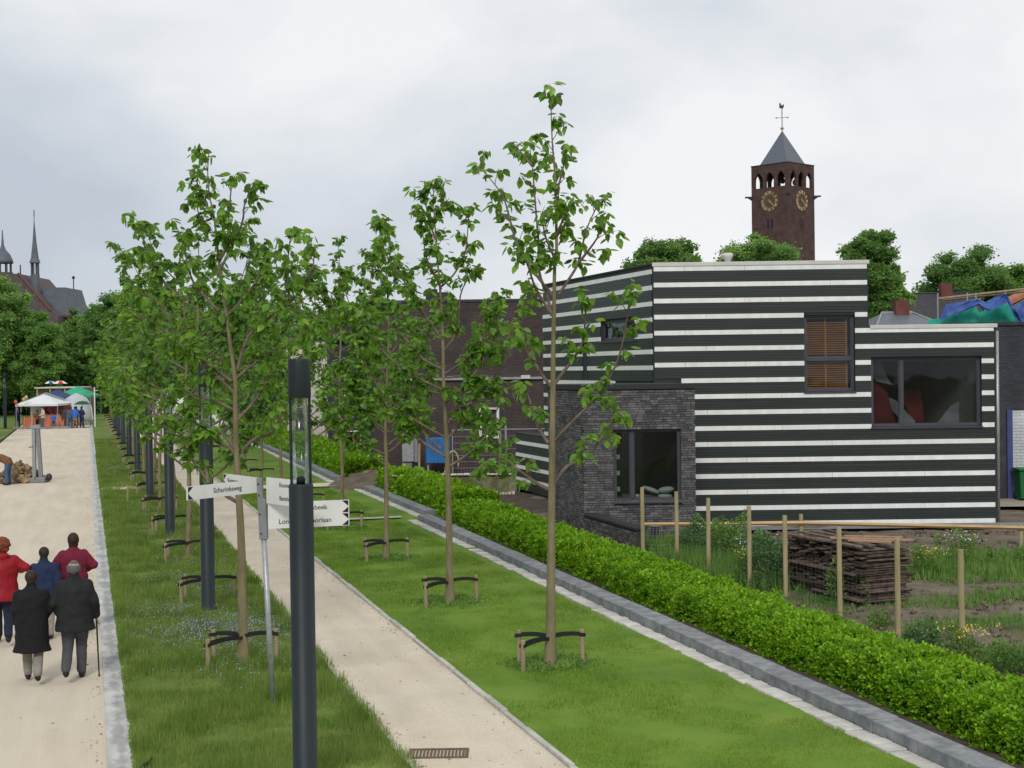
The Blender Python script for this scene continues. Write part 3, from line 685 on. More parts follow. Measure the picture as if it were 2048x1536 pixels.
m.v = [(x, y, 0) for x, y in P]+[(x, y, BZ-.11) for x, y in P]; m.f = [(0, 3, 2, 1), (4, 5, 6, 7), (0, 1, 5, 4), (1, 2, 6, 5), (2, 3, 7, 6), (3, 0, 4, 7)]
m.build('side_wall', M_mortar, house)
m = MB(); P = [pb(.31, .31), pb(2.65, .31), pb(2.65, BD), pb(.31, BD)]
m.v = [(x, y, .9) for x, y in P]+[(x, y, 1.0) for x, y in P]; m.f = [(0, 3, 2, 1), (4, 5, 6, 7), (0, 1, 5, 4), (1, 2, 6, 5), (2, 3, 7, 6), (3, 0, 4, 7)]
m.build('inner_floor', M_inwall, house)
cnt = 0
def brickface(O, Ud, N, W, z0, z1, hole, parent, bl=.21, bh=.050, jt=.014, indiv=0, skip=None):
    """rows of single bricks; the first `indiv` are parts, the rest one joined part"""
    rest = MB(); n = 0; nrow = int((z1-z0)/(bh+jt)); cand = []
    for r in range(nrow):
        z = z0+r*(bh+jt); u = -((r*.37) % 1)*bl
        while u < W:
            L = bl*random.choice((1, 1, .5, .75)); a, b = max(u, .002), min(u+L, W-.002); u += L+jt
            if b-a < .03: continue
            segs = [(a, b)]
            if hole and hole[2] < z+bh/2 < hole[3]: segs = sub((a, b), [(hole[0], hole[1])])
            for (p, q) in segs:
                if random.random() < .035 and q-p > .1: cand.append((p, q, z, -.012, .0)); continue
                cand.append((p, q, z, -.013, U(-.003, .004)))
    cand.sort(key=lambda c: -c[2])
    for i, (p, q, z, n0, n1) in enumerate(cand):
        if i < indiv: MB().obox(O, Ud, N, p, q, z, z+bh, n0, n1).build('brick', M_brick, parent)
        else: rest.obox(O, Ud, N, p, q, z, z+bh, n0, n1)
    if rest.v: rest.build('brick_rows', M_brick, parent, kind='stuff')
brickface(BO, UF, NF, BXR-bx0, .0, BZ-.1, BW, house, indiv=290)
brickface(BO, US, NS, BD, .0, BZ-.1, None, house)
wb = window(BO, UF, NF, *BW, house, mull=(1.26-.79+.79+.02,), inset=.12, fw=.06)
# striped reveal seen through the narrow light
m = MB(); m.obox(BO, UF, NF, .80, 1.06, 1.12, 2.86, -.75, -.70); m.build('inner_board', M_board, house)
for k in range(4): MB().obox(BO, UF, NF, .90, 1.0, 1.26+k*.43, 1.38+k*.43, -.70, -.685).build('white_square', M_white, house)
# low brick wall running from the box corner towards the hedge
lwx, lwy = C(3.98+bx0+.02, 39.4+by0-.02)
low = thing('low_brick_wall', (lwx, lwy, 0), -A, 'low dark brick garden wall sloping away from the brick corner room towards the hedge', 'wall')
ND = (-D[0], -D[1])
m = MB(); m.obox((0, 0), ND, NS, 0.02, 3.5, 0, .70, -.26, -.014); m.build('backing', M_mortar, low)
brickface((0, 0), ND, NS, 3.5, 0, .70, None, low, indiv=170)
m = MB(); m.obox((0, 0), ND, NS, 0, 3.55, .702, .75, -.30, .02); m.build('coping', M_iron, low)

# ---- things inside the house windows (site frame)
def H(x, y): return C(3.98+x, 39.4+y)
bl = thing('wooden_blind', (*H(W1[0]+.1, .24), 3.8), -A, 'orange-brown slatted wooden blind behind the tall upper window', 'blind')
for z0, n in ((.10, 12), (1.05, 15)):
    for k in range(n): MB().box(.02, 1.12, 0, .04, z0+k*.063, z0+k*.063+.03).build('slat', M_blind, bl)
for x in (-.02, .53, 1.12): MB().box(x, x+.05, -.01, .045, .05, 2.05).build('ladder_post', M_blind, bl)
M_redd = mat('dull_red_cloth', (.11, .012, .018), (.19, .024, .032), scale=2, rough=.7)
M_greyd = mat('pale_cloth', (.22, .23, .26), (.34, .36, .40), scale=2, rough=.8)
def drape(pts, dy, name, mm, lab, cat, Y):
    px, py = H(0, Y); m = MB(); m.prism(pts, 0, dy); return m.build(name, mm, None, loc=(px, py, 0), rot=(0, 0, -A), label=lab, cat=cat)
a = W2[0]
drape([(a+.1, 4.6), (a+.28, 4.1), (a+.72, 3.75), (a+.95, 2.9), (a+.95, 2.76), (a+.05, 2.76), (a+.05, 4.6)], .06, 'curtain', M_redd, 'dark red curtain hanging at the left of the wide window', 'curtain', 1.0)
drape([(a+.25, 4.6), (a+.5, 4.6), (a+.75, 4.1), (a+.85, 3.95), (a+.4, 4.05), (a+.3, 4.2)], .04, 'folded_cloth', M_greyd, 'pale folded cloth above the red curtain', 'cloth', .9)
drape([(a+.55, 3.7), (a+1.05, 3.5), (a+1.6, 2.9), (a+1.6, 2.76), (a+1.35, 2.76), (a+.95, 3.2)], .04, 'slide', M_greyd, 'pale grey sloping slide across the room behind the wide window', 'slide', 1.3)
drape([(a+1.2, 3.85), (a+1.9, 3.75), (a+2.0, 2.76), (a+1.7, 2.76), (a+1.5, 3.2)], .3, 'sofa', M_redd, 'dark red upholstered seat behind the wide right window', 'sofa', 1.7)
drape([(a+2.2, 2.8), (a+2.95, 2.8), (a+2.95, 3.5), (a+2.6, 3.3)], .04, 'board', M_greyd, 'pale board leaning in the lower right of the wide window', 'board', 1.2)
def pillow(x, y, z, rx, ry, rz, rot, lab, mm, name='pillow', cat='pillow'):
    px, py = H(x, y)
    MB().ell((0, 0, 0), (rx, ry, rz), 14, 8).build(name, mm, None, smooth=True, loc=(px, py, z), rot=(0, rot, -A), label=lab, cat=cat)
M_pil = mat('white_linen', (.55, .60, .58), (.65, .69, .67), scale=5, rough=.9)
bxx = bx0+1.26
pillow(bxx+.55, by0+.55, 1.30, .26, .16, .07, .35, 'white pillow leaning to the left behind the brick room window', M_pil)
pillow(bxx+.95, by0+.5, 1.30, .22, .16, .09, -.1, 'pale folded cushion on top of the right pile in the brick room window', M_pil)
pillow(bxx+.92, by0+.52, 1.13, .20, .15, .07, 0, 'greenish folded blanket under the right cushion in the brick room window', M_pil, 'blanket', 'blanket')
pillow(bxx+.18, by0+.4, 1.16, .06, .05, .05, 0, 'small white bowl in the corner of the brick room window', M_whitep, 'bowl', 'bowl')

# ================================================================= NEIGHBOURS BEHIND
dh = thing('dark_brick_house', (*C(-6.2, 61.6), 0), -A, 'long brown-black brick house with a flat roof behind the young trees', 'house')
DO = (0, 0); DWn = [(4.72, 5.62, 1.55, 2.88), (9.4, 10.2, 1.5, 2.9)]
wall(DO, UF, NF, [(0, 11.5, -.2, 7.5)], DWn, M_darkhouse, dh)
m = MB(); m.box(-.03, 11.55, -.04, .31, 7.501, 7.62); m.build('roof_edge', M_iron, dh)
m = MB(); m.box(1.0, 11.5, -.12, -.001, 4.08, 4.18); m.build('ledge', M_galv, dh)
m = MB(); m.box(6.6, 7.0, -.16, -.121, 4.1, 4.26); m.build('ledge_cap', M_coping, dh)
m = MB(); m.box(0, 11.5, .32, 8, 7.2, 7.4); m.box(0, .3, .31, 8, -.2, 7.19); m.box(11.2, 11.5, .31, 8, -.2, 7.19); m.box(.31, 11.19, 7.7, 8, -.2, 7.19); m.build('shell', M_darkhouse, dh)
window(DO, UF, NF, *DWn[0], dh, mf=M_white, inset=.05, fw=.09); window(DO, UF, NF, *DWn[1], dh, mf=M_white, inset=.05, fw=.07)
MB().box(4.75, 5.59, .34, .36, 1.6, 2.85).build('net_curtain', M_greyd, dh)
MB().tube([(5.9, -.08, 0), (5.9, -.08, 2.2)], .06, 8).build('drainpipe', M_galv, dh)
for x in (2.9, 6.9):
    MB().box(x, x+.5, .8, 1.2, 7.4, 8.0).build('chimney', M_darkhouse, dh)

gh = thing('grey_house', (*C(-9.5, 72), 0), -A, 'blue-grey brick house with white-framed windows half hidden behind the trees', 'house')
GW = [(.8, 1.7, 2.3, 3.75), (.8, 1.7, 0.2, 1.5), (2.6, 3.6, 2.6, 4.0), (4.9, 5.9, 2.6, 4.0)]
wall(DO, UF, NF, [(0, 8.2, -.2, 6.1)], GW, M_greyhouse, gh)
for q in GW: window(DO, UF, NF, *q, gh, mf=M_white, inset=.05, fw=.1, sash=False)
m = MB(); m.prism([(-.3, 6.1), (8.5, 6.1), (8.0, 8.0), (.4, 8.0)], -.3, 7.5); m.build('roof', M_slate2, gh)
m = MB(); m.box(0, .3, .31, 7, -.2, 6.09); m.box(7.9, 8.2, .31, 7, -.2, 6.09); m.box(.31, 7.89, 6.8, 7, -.2, 6.09); m.build('shell', M_greyhouse, gh)
MB().box(5.0, 5.6, 2, 2.6, 7.9, 8.8).build('chimney', M_greyhouse, gh)
# white-walled house glimpsed between the leaves
wh = thing('white_house', (*C(-13.2, 82), 0), -A, 'narrow white rendered house glimpsed between the young tree crowns', 'house')
WW = [(.5, 1.3, 1.0, 2.4), (2.2, 3.0, 1.0, 2.4), (.5, 1.3, 4.0, 5.2)]
wall(DO, UF, NF, [(0, 4.0, -.2, 6.4)], WW, M_plaster, wh)
for q in WW: window(DO, UF, NF, *q, wh, mf=M_frame, inset=.05, fw=.1, sash=False)
m = MB(); m.prism([(-.2, 6.402), (4.2, 6.402), (4.2, 6.6), (-.2, 6.6)], -.2, 6.2); m.build('roof', M_iron, wh)
m = MB(); m.box(0, .3, .31, 6, -.2, 6.39); m.box(3.7, 4.0, .31, 6, -.2, 6.39); m.box(.31, 3.69, 5.8, 6, -.2, 6.39); m.build('shell', M_plaster, wh)

# right neighbour
rn = thing('dark_brick_neighbour', (*C(14.35, 45.5), 0), -A, 'tall dark brick wall of the neighbour with pale painted brickwork below', 'house')
m = MB(); m.box(0, 9, 0, 9, 3.02, 5.75); m.build('wall', M_greyhouse, rn)
m = MB(); m.box(0, 1.7, 0, 9, -.1, 3.018); m.build('wall', M_slate2, rn)
m = MB(); m.box(1.93, 9, .06, 9, -.1, 3.0); m.build('painted_wall', M_whitebrick, rn)
m = MB(); m.box(1.72, 1.90, -.03, .3, -.1, 3.015); m.build('blue_jamb', mat('blue_jamb_paint', (.06, .08, .22), rough=.5), rn)
m = MB(); m.box(-.06, 9.1, -.06, 9.1, 5.752, 5.86); m.build('roof_edge', M_iron, rn)
bn = thing('wheelie_bin', (*C(16.22, 45.0), .12), -A, 'green plastic wheelie bin against the pale painted wall', 'bin')
MB().prism([(0, .06), (.5, .06), (.56, .95), (-.04, .95)], -.3, .3).build('body', M_bin, bn, bevel=.02)
MB().box(-.08, .6, -.36, .34, .952, 1.03).build('lid', M_bin, bn, bevel=.02)
for x in (.02, .42): MB().tube([(x, .36, .1), (x+.06, .36, .1)], .1, 12).build('wheel', M_black, bn)
MB().tube([(.0, .42, .9), (.52, .42, .9)], .02, 8).build('handle', M_black, bn)

# roofs beyond
def hip(name, x0, x1, y0, y1, ze, zr, inset, lab, m=M_slate2, wallm=M_redbrick, ch=()):
    h = thing(name, (*C(x0, y0), 0), -A, lab, 'house'); W, L = x1-x0, y1-y0
    MB().box(0, W, 0, L, 0, ze).build('wall', wallm, h)
    r = MB(); iy = L*.4
    r.v = [(-.3, -.3, ze+.002), (W+.3, -.3, ze+.002), (W+.3, L+.3, ze+.002), (-.3, L+.3, ze+.002), (inset, iy, zr), (W-inset, iy, zr)]
    r.f = [(0, 3, 2, 1), (0, 1, 5, 4), (1, 2, 5), (2, 3, 4, 5), (3, 0, 4)]
    ro = r.build('roof', m, h)
    mr_ = M_galv if m is M_slate else M_iron
    rg = MB(); rg.tube([(inset, iy, zr+.02), (W-inset, iy, zr+.02)], .07, 6); rg.tube([(-.3, -.3, ze), (inset, iy, zr+.02)], .06, 6); rg.tube([(W+.3, -.3, ze), (W-inset, iy, zr+.02)], .06, 6); rg.build('ridge_tiles', mr_, ro)
    for (cx, cz) in ch:
        c = MB().box(cx, cx+.75, iy-.5, iy+.1, zr-.6, cz).build('chimney', M_redbrick, ro)
    return h
hip('hip_roof_house', 19.7, 23.4, 75, 83, 6.3, 7.35, 1.0, 'house with a grey hipped roof and a red brick chimney beyond the striped house', M_slate, ch=((1.65, 8.05),))
hip('dark_roof_house', 25.2, 33.2, 92, 100, 6.2, 9.25, 2.1, 'dark tiled roof with a pale-topped chimney behind the hipped roof', M_slate2, ch=((3.9, 9.9),))
oh = thing('orange_roof_house', (*C(27.2, 76), 0), -A, 'pale plastered house end with an orange tiled roof at the right edge', 'house')
MB().prism([(0, 0), (8, 0), (8, 9.6), (2, 8.7), (0, 7.6)], 0, 1.5).build('wall', M_plaster, oh)
MB().prism([(-.6, 7.42), (-.4, 7.75), (2, 8.95), (8, 10.9), (8, 10.6), (2, 8.72)], -.3, 1.8).build('roof', M_redtile, oh)
# scaffolding wrapped in tarps on the roof under construction
def cloth(name, pts, m, lab, Y, cat, sag=.25):
    """draped sheet: pts = list of (x,ztop,zbottom)"""
    V = []; F = []; n = 14; X = []
    for i in range(len(pts)-1):
        for k in range(8): t = k/8; X.append([pts[i][j]*(1-t)+pts[i+1][j]*t for j in range(3)])
    X.append(list(pts[-1]))
    for (x, zt, zb) in X:
        for j in range(n+1):
            t = j/n; z = zt+(zb-zt)*t
            y = Y+.22*noise.noise(Vector((x*1.2, t*2.0, 3)))-.25*t+.07*noise.noise(Vector((x*7+t*3, t*2, 1)))
            p = C(x, y); V.append((*p, z))
    k = n+1
    for i in range(len(X)-1):
        for j in range(n): a = i*k+j; F.append((a, a+1, a+k+1, a+k))
    return obj(name, npmesh(name, V, F, True), m, label=lab, cat=cat)
cloth('green_sheet', [(19.65, 6.6, 5.8), (20.4, 6.65, 5.8), (20.9, 7.0, 5.8), (21.7, 7.45, 5.8), (22.1, 6.9, 5.8), (22.6, 7.2, 5.8), (23.3, 7.4, 5.8), (23.9, 6.7, 5.8), (25, 6.5, 5.8)], M_green, 'green netting hung along the scaffold above the flat roof', 66, 'netting')
cloth('blue_tarp', [(19.95, 6.62, 6.5), (20.25, 7.25, 6.7), (20.8, 7.35, 6.85), (21.7, 7.52, 7.2), (21.9, 7.3, 6.9)], M_blue, 'left blue tarp draped over the green netting', 65.2, 'tarpaulin')
cloth('blue_tarp', [(21.7, 7.5, 7.1), (22.1, 7.35, 6.9), (22.7, 7.7, 7.15), (23.0, 7.7, 7.3), (23.3, 7.2, 6.6), (23.8, 6.8, 6.3)], M_blue, 'middle blue tarp sagging between two scaffold peaks', 65.1, 'tarpaulin')
cloth('blue_tarp', [(23.3, 7.1, 6.9), (23.7, 7.35, 6.2), (24.8, 7.5, 6.1)], M_blue, 'right blue tarp hanging below the orange roof', 64.9, 'tarpaulin')
sf = thing('scaffold', (*C(19.4, 66.3), 5.85), -A, 'metal scaffold poles carrying the blue and green sheets', 'scaffold')
for x in (.8, 2.2, 2.6, 4.0, 5.4): MB().tube([(x, 0, 0), (x, 0, 2.0)], .035, 6).build('upright', M_galv, sf)
MB().tube([(.9, .3, 1.75), (6.5, .3, 2.3)], .05, 6).build('ridge_pole', M_stake, sf); MB().tube([(1.2, .5, 1.68), (6.5, .5, 2.15)], .04, 6).build('ridge_pole', M_stake, sf)
MB().box(0, 6, -.1, .6, -1.0, -.02).build('deck', M_iron, sf)
MB().box(-1, 12, .7, 6, -5.3, -.1).build('wall_below', M_greyhouse, sf)

# ================================================================= CLOCK TOWER
TH = math.radians(35.1); TS = 6.45; 
tw = thing('clock_tower', (*C(39.78, 200), 0), -A-.197, 'tall red-brown brick clock tower with open arched belfry and grey pyramid roof', 'tower')
# near corner at origin; left face runs to (-cos,+sin), right face to (+sin,+cos)
eL = Vector((-math.cos(TH), math.sin(TH))); eR = Vector((math.sin(TH), math.cos(TH)))
def tp(a, b): v = eL*a+eR*b; return (v.x, v.y)
def tbox(mb, a0, a1, b0, b1, z0, z1):
    P = [tp(a0, b0), tp(a1, b0), tp(a1, b1), tp(a0, b1)]; o = len(mb.v)
    mb.v += [(x, y, z0) for x, y in P]+[(x, y, z1) for x, y in P]
    mb.f += [tuple(o+i for i in q) for q in ((0, 3, 2, 1), (4, 5, 6, 7), (0, 1, 5, 4), (1, 2, 6, 5), (2, 3, 7, 6), (3, 0, 4, 7))]
T = TS
m = MB(); tbox(m, 0, T, 0, T, 0, 30.1); m.build('shaft', M_tower, tw)
faces = [((0, 0), eL, (-eR.x, -eR.y)), ((0, 0), eR, (-eL.x, -eL.y)), (tp(T, 0), eR, (eL.x, eL.y)), (tp(0, T), eL, (eR.x, eR.y))]
ZA, ZC, ZT = 30.1, 32.35, 33.35
for fi, (O_, Ud, N_) in enumerate(faces):
    O_ = (O_[0], O_[1]); lo, hi = (0, T) if fi in (0, 3) else (.38, T-.38)
    m = MB(); cs = [T*.2, T*.5, T*.8]; hw = .72
    edges = [lo]+[e for c in cs for e in (c-hw, c+hw)]+[hi]
    for i in range(0, len(edges), 2): m.obox(O_, Ud, N_, edges[i], edges[i+1], ZA, ZC, -.38, 0)
    m.obox(O_, Ud, N_, lo, hi, ZC, ZT, -.38, 0)
    for c in cs:     # pointed arch heads
        for sgn in (-1, 1):
            arc = [(c+sgn*(hw-(1-math.cos(t))*hw*1.0*1.0), ZC-1.15+1.12*math.sin(t)) for t in [k*math.pi/2/6 for k in range(7)]]
            arc = [(c+sgn*hw*(1-(k/6)**2.0), ZC-1.15+1.13*(k/6)) for k in range(7)]
            pl = arc+[(c+sgn*hw, ZC)] if True else None
            pl = [(c, ZC)]+[(c+sgn*hw, ZC)]+arc
            o = len(m.v); kk = len(pl)
            for n_ in (-.001, -.379):
                for (u, z) in pl: m.v.append((O_[0]+Ud[0]*u+N_[0]*n_, O_[1]+Ud[1]*u+N_[1]*n_, z))
            m.f.append(tuple(o+i for i in range(kk))); m.f.append(tuple(o+kk+i for i in range(kk))[::-1])
            for i in range(kk): m.f.append((o+i, o+kk+i, o+kk+(i+1) % kk, o+(i+1) % kk))
    m.build('belfry_arcade', M_tower, tw)
m = MB(); tbox(m, -.06, T+.06, -.06, T+.06, ZT+.001, ZT+.14); m.build('parapet_cap', M_iron, tw)
I = T*.13; r = MB(); P = [tp(I, I), tp(T-I, I), tp(T-I, T-I), tp(I, T-I)]; ap = tp(T/2, T/2)
r.v = [(x, y, ZT+.15) for x, y in P]+[(*ap, 38.6)]; 
Q = [((x*.95+ap[0]*.05), (y*.95+ap[1]*.05)) for x, y in P]
r.f = [(0, 3, 2, 1), (0, 1, 4), (1, 2, 4), (2, 3, 4), (3, 0, 4)]; r.build('pyramid_roof', M_slate, tw)
vane = MB(); vane.tube([(*ap, 38.5), (*ap, 42.4)], .06, 6); vane.build('weather_vane', M_iron, tw)
MB().ell((*ap, 38.95), (.26, .26, .26)).build('gilt_ball', M_gold, tw, smooth=True)
m = MB(); m.tube([(ap[0]-.8, ap[1], 40.5), (ap[0]+.8, ap[1], 40.5)], .04, 6); m.tube([(ap[0], ap[1]-.8, 40.5), (ap[0], ap[1]+.8, 40.5)], .04, 6)
for sx in (-.8, .8): m.tube([(ap[0]+sx-.14, ap[1], 40.5), (ap[0]+sx+.14, ap[1], 40.5)], .1, 6)
m.build('compass_arms', M_galv, tw)
m = MB(); m.prism([(-.35, 41.8), (-.1, 41.9), (.1, 41.75), (.3, 42.1), (.25, 42.5), (.05, 42.2), (-.15, 42.3), (-.2, 42.75), (-.4, 42.5)], -.03, .03, Matrix.Translation(Vector((ap[0], ap[1], 0)))); m.build('cockerel', M_iron, tw)
m = MB(); m.ell((*tp(T/2, T/2), 31.3), (.38, .38, .45)); m.build('bell', M_iron, tw); m = MB(); tbox(m, .6, T-.6, T/2-.1, T/2+.1, 31.9, 32.1); m.build('bell_beam', M_iron, tw)
for (a, b) in ((T*.3, T*.68),): MB().ell((*tp(a, b), 31.0), (.35, .35, .45)).build('bell', M_iron, tw)
for sx, (px_, py_) in ((-1, tp(T, 0)), (1, tp(0, T))):
    m = MB(); m.box(px_-.1 if sx > 0 else px_-.95, px_+.95 if sx > 0 else px_+.1, py_-.25, py_+.25, 28.85, 29.05); m.prism([(px_, 28.84), (px_+sx*.55, 28.84), (px_, 28.45)], py_-.2, py_+.2); m.build('side_bracket', M_iron, tw)
ROM = ['XII', 'I', 'II', 'III', 'IIII', 'V', 'VI', 'VII', 'VIII', 'IX', 'X', 'XI']
TS_ = bpy.data.scenes.new('workbench'); TV_ = TS_.view_layers[0]
def text(s, size, m, parent, M, name, ext=.004, ax='CENTER', bold=0):
    cu = bpy.data.curves.new('t', 'FONT'); cu.body = s; cu.size = size; cu.extrude = ext; cu.align_x = ax; cu.align_y = 'CENTER'; cu.offset = bold
    o = bpy.data.objects.new('t', cu); TS_.collection.objects.link(o); TV_.update()
    me = bpy.data.meshes.new_from_object(o.evaluated_get(TV_.depsgraph)); bpy.data.objects.remove(o); bpy.data.curves.remove(cu)
    me.materials.clear(); me.transform(M)
    return obj(name, me, m, parent)
for (Ud, N_) in ((eL, (-eR.x, -eR.y)), (eR, (-eL.x, -eL.y))):
    ctr = Vector((Ud[0]*T*.5+N_[0]*.05, Ud[1]*T*.5+N_[1]*.05, 28.1)); zx = Vector((N_[0], N_[1], 0)); zy = Vector((0, 0, 1)); xx = zy.cross(zx)
    B = Matrix((xx, zy, zx)).transposed().to_4x4()
    cl = MB(); cl.lathe([(1.5, -.04), (1.5, 0)], 40, M=Matrix.Translation(ctr) @ B); c = cl.build('clock_face', mat('clock_brown', (.10, .055, .04), (.13, .07, .05), scale=2), tw)
    r = MB(); n = 40
    for (r0, r1) in ((1.0, 1.05),):
        for k in range(n):
            t0, t1 = 2*math.pi*k/n, 2*math.pi*(k+1)/n
            pts = [ctr+xx*(rr*math.cos(t))+zy*(rr*math.sin(t))+zx*.015 for rr, t in ((r0, t0), (r1, t0), (r1, t1), (r0, t1))]; r.poly(pts)
    r.build('chapter_ring', M_gold, c)
    for k, s_ in enumerate(ROM):
        t = math.pi/2-2*math.pi*k/12; Rm = Matrix.Rotation(-2*math.pi*k/12, 4, 'Z')
        text(s_, .52, M_gold, c, Matrix.Translation(ctr+zx*.03) @ B @ Rm @ Matrix.Translation(Vector((0, 1.24, 0))), 'numeral', .02, bold=.022)
    for (ang, L_, w_) in ((-2*math.pi*(4.38/12), .75, .13), (-2*math.pi*(22.5/60), 1.25, .085)):
        h = MB(); h.v = []; h.prism([(-w_, -.28), (w_, -.28), (w_*.9, L_*.6), (0, L_), (-w_*.9, L_*.6)], -.02, .02, Matrix.Translation(ctr+zx*.08) @ B @ Matrix.Rotation(ang, 4, 'Z') @ Matrix.Rotation(-math.pi/2, 4, 'X')); h.build('clock_hand', M_gold, c)
    for u in (-.35, .35):
        m = MB(); m.obox((0, 0), Ud, N_, T*.5+u-.14, T*.5+u+.14, 24.2, 25.5, .001, .04); m.build('slit_window', M_black, tw)
m = MB(); m.box(-.28, .28, -.12, .12, 28.9, 29.6); m.build('corner_niche', M_iron, tw)

# ================================================================= CHURCH far left
M_chbrick = mat('church_brick', (.085, .072, .072), (.12, .10, .10), scale=1, rough=.9); M_chslate = mat('church_slate', (.10, .115, .14), (.135, .15, .18), scale=.6, rough=.7)
ch = thing('church', (*C(-105, 300), 0), -A, 'distant brick church with steep gable, slender roof spire and grey transept roof', 'church')
MB().prism([(-22, 0), (8, 0), (8, 17), (6.3, 18.3), (-.3, 26.1), (-8, 26.1), (-22, 26.1)], 0, 20).build('nave', M_chbrick, ch)
e = MB(); e.tube([(-.4, -.1, 26.2), (6.4, -.1, 18.2)], .28, 6); e.build('verge_trim', mat('red_stone', (.17, .07, .065)), ch)
MB().tube([(.1, 0, 26), (.1, 0, 28)], .14, 6).build('gable_cross', M_iron, ch)
sp_ = thing('x', (0, 0, 0)); bpy.data.objects.remove(sp_)
m = MB(); m.lathe([(1.0, 22), (1.0, 26.1)], 8, c=(2.2, 3, 0)); m.build('spire_base', M_chslate, ch)
m = MB()
for k in range(6): t = math.pi/6+k*math.pi/3; m.tube([(2.2+.75*math.cos(t), 3+.75*math.sin(t), 26.1), (2.2+.75*math.cos(t), 3+.75*math.sin(t), 28.6)], .16, 4)
m.build('lantern_posts', M_chslate, ch)
m = MB(); m.lathe([(1.25, 28.6), (.85, 29.6), (.45, 33), (.12, 37), (.05, 38.8)], 8, c=(2.2, 3, 0)); m.build('spire', M_chslate, ch)
m = MB(); m.tube([(2.2, 3, 38.5), (2.2, 3, 40)], .1, 6); m.build('spire_cross', M_iron, ch)
m = MB(); m.prism([(3.5, 17.2), (10.0, 17.2), (8.3, 23.3), (3.5, 23.3)], 4, 16); m.build('transept_roof', M_chslate, ch)
MB().prism([(3.5, 0), (9.6, 0), (9.6, 17.15), (3.5, 17.15)], 5, 15).build('transept', M_chbrick, ch)
m = MB(); m.box(3.6, 10.4, 3.6, 4.0, 16.9, 17.35); m.build('gutter_line', mat('red_gutter', (.16, .05, .055)), ch)
MB().tube([(8.3, 10, 23.2), (8.3, 10, 26)], .12, 6).build('roof_finial', M_iron, ch); MB().ell((8.3, 10, 25.8), (.35, .35, .35)).build('roof_finial', M_iron, ch)
m = MB(); m.lathe([(2.2, 25.5), (2.2, 26.6)], 8, c=(-4.7, 3, 0)); m.build('turret_base', M_chbrick, ch)
m = MB()
for k in range(8): t = k*math.pi/4; m.tube([(-4.7+1.7*math.cos(t), 3+1.7*math.sin(t), 26.6), (-4.7+1.7*math.cos(t), 3+1.7*math.sin(t), 28.6)], .22, 4)
m.build('turret_posts', M_chbrick, ch)
m = MB(); m.lathe([(2.2, 28.6), (2.1, 29.3), (1.5, 30.6), (.7, 31.5), (.3, 32.5), (.1, 35.8)], 12, c=(-4.7, 3, 0)); m.build('turret_dome', M_chslate, ch, smooth=True)
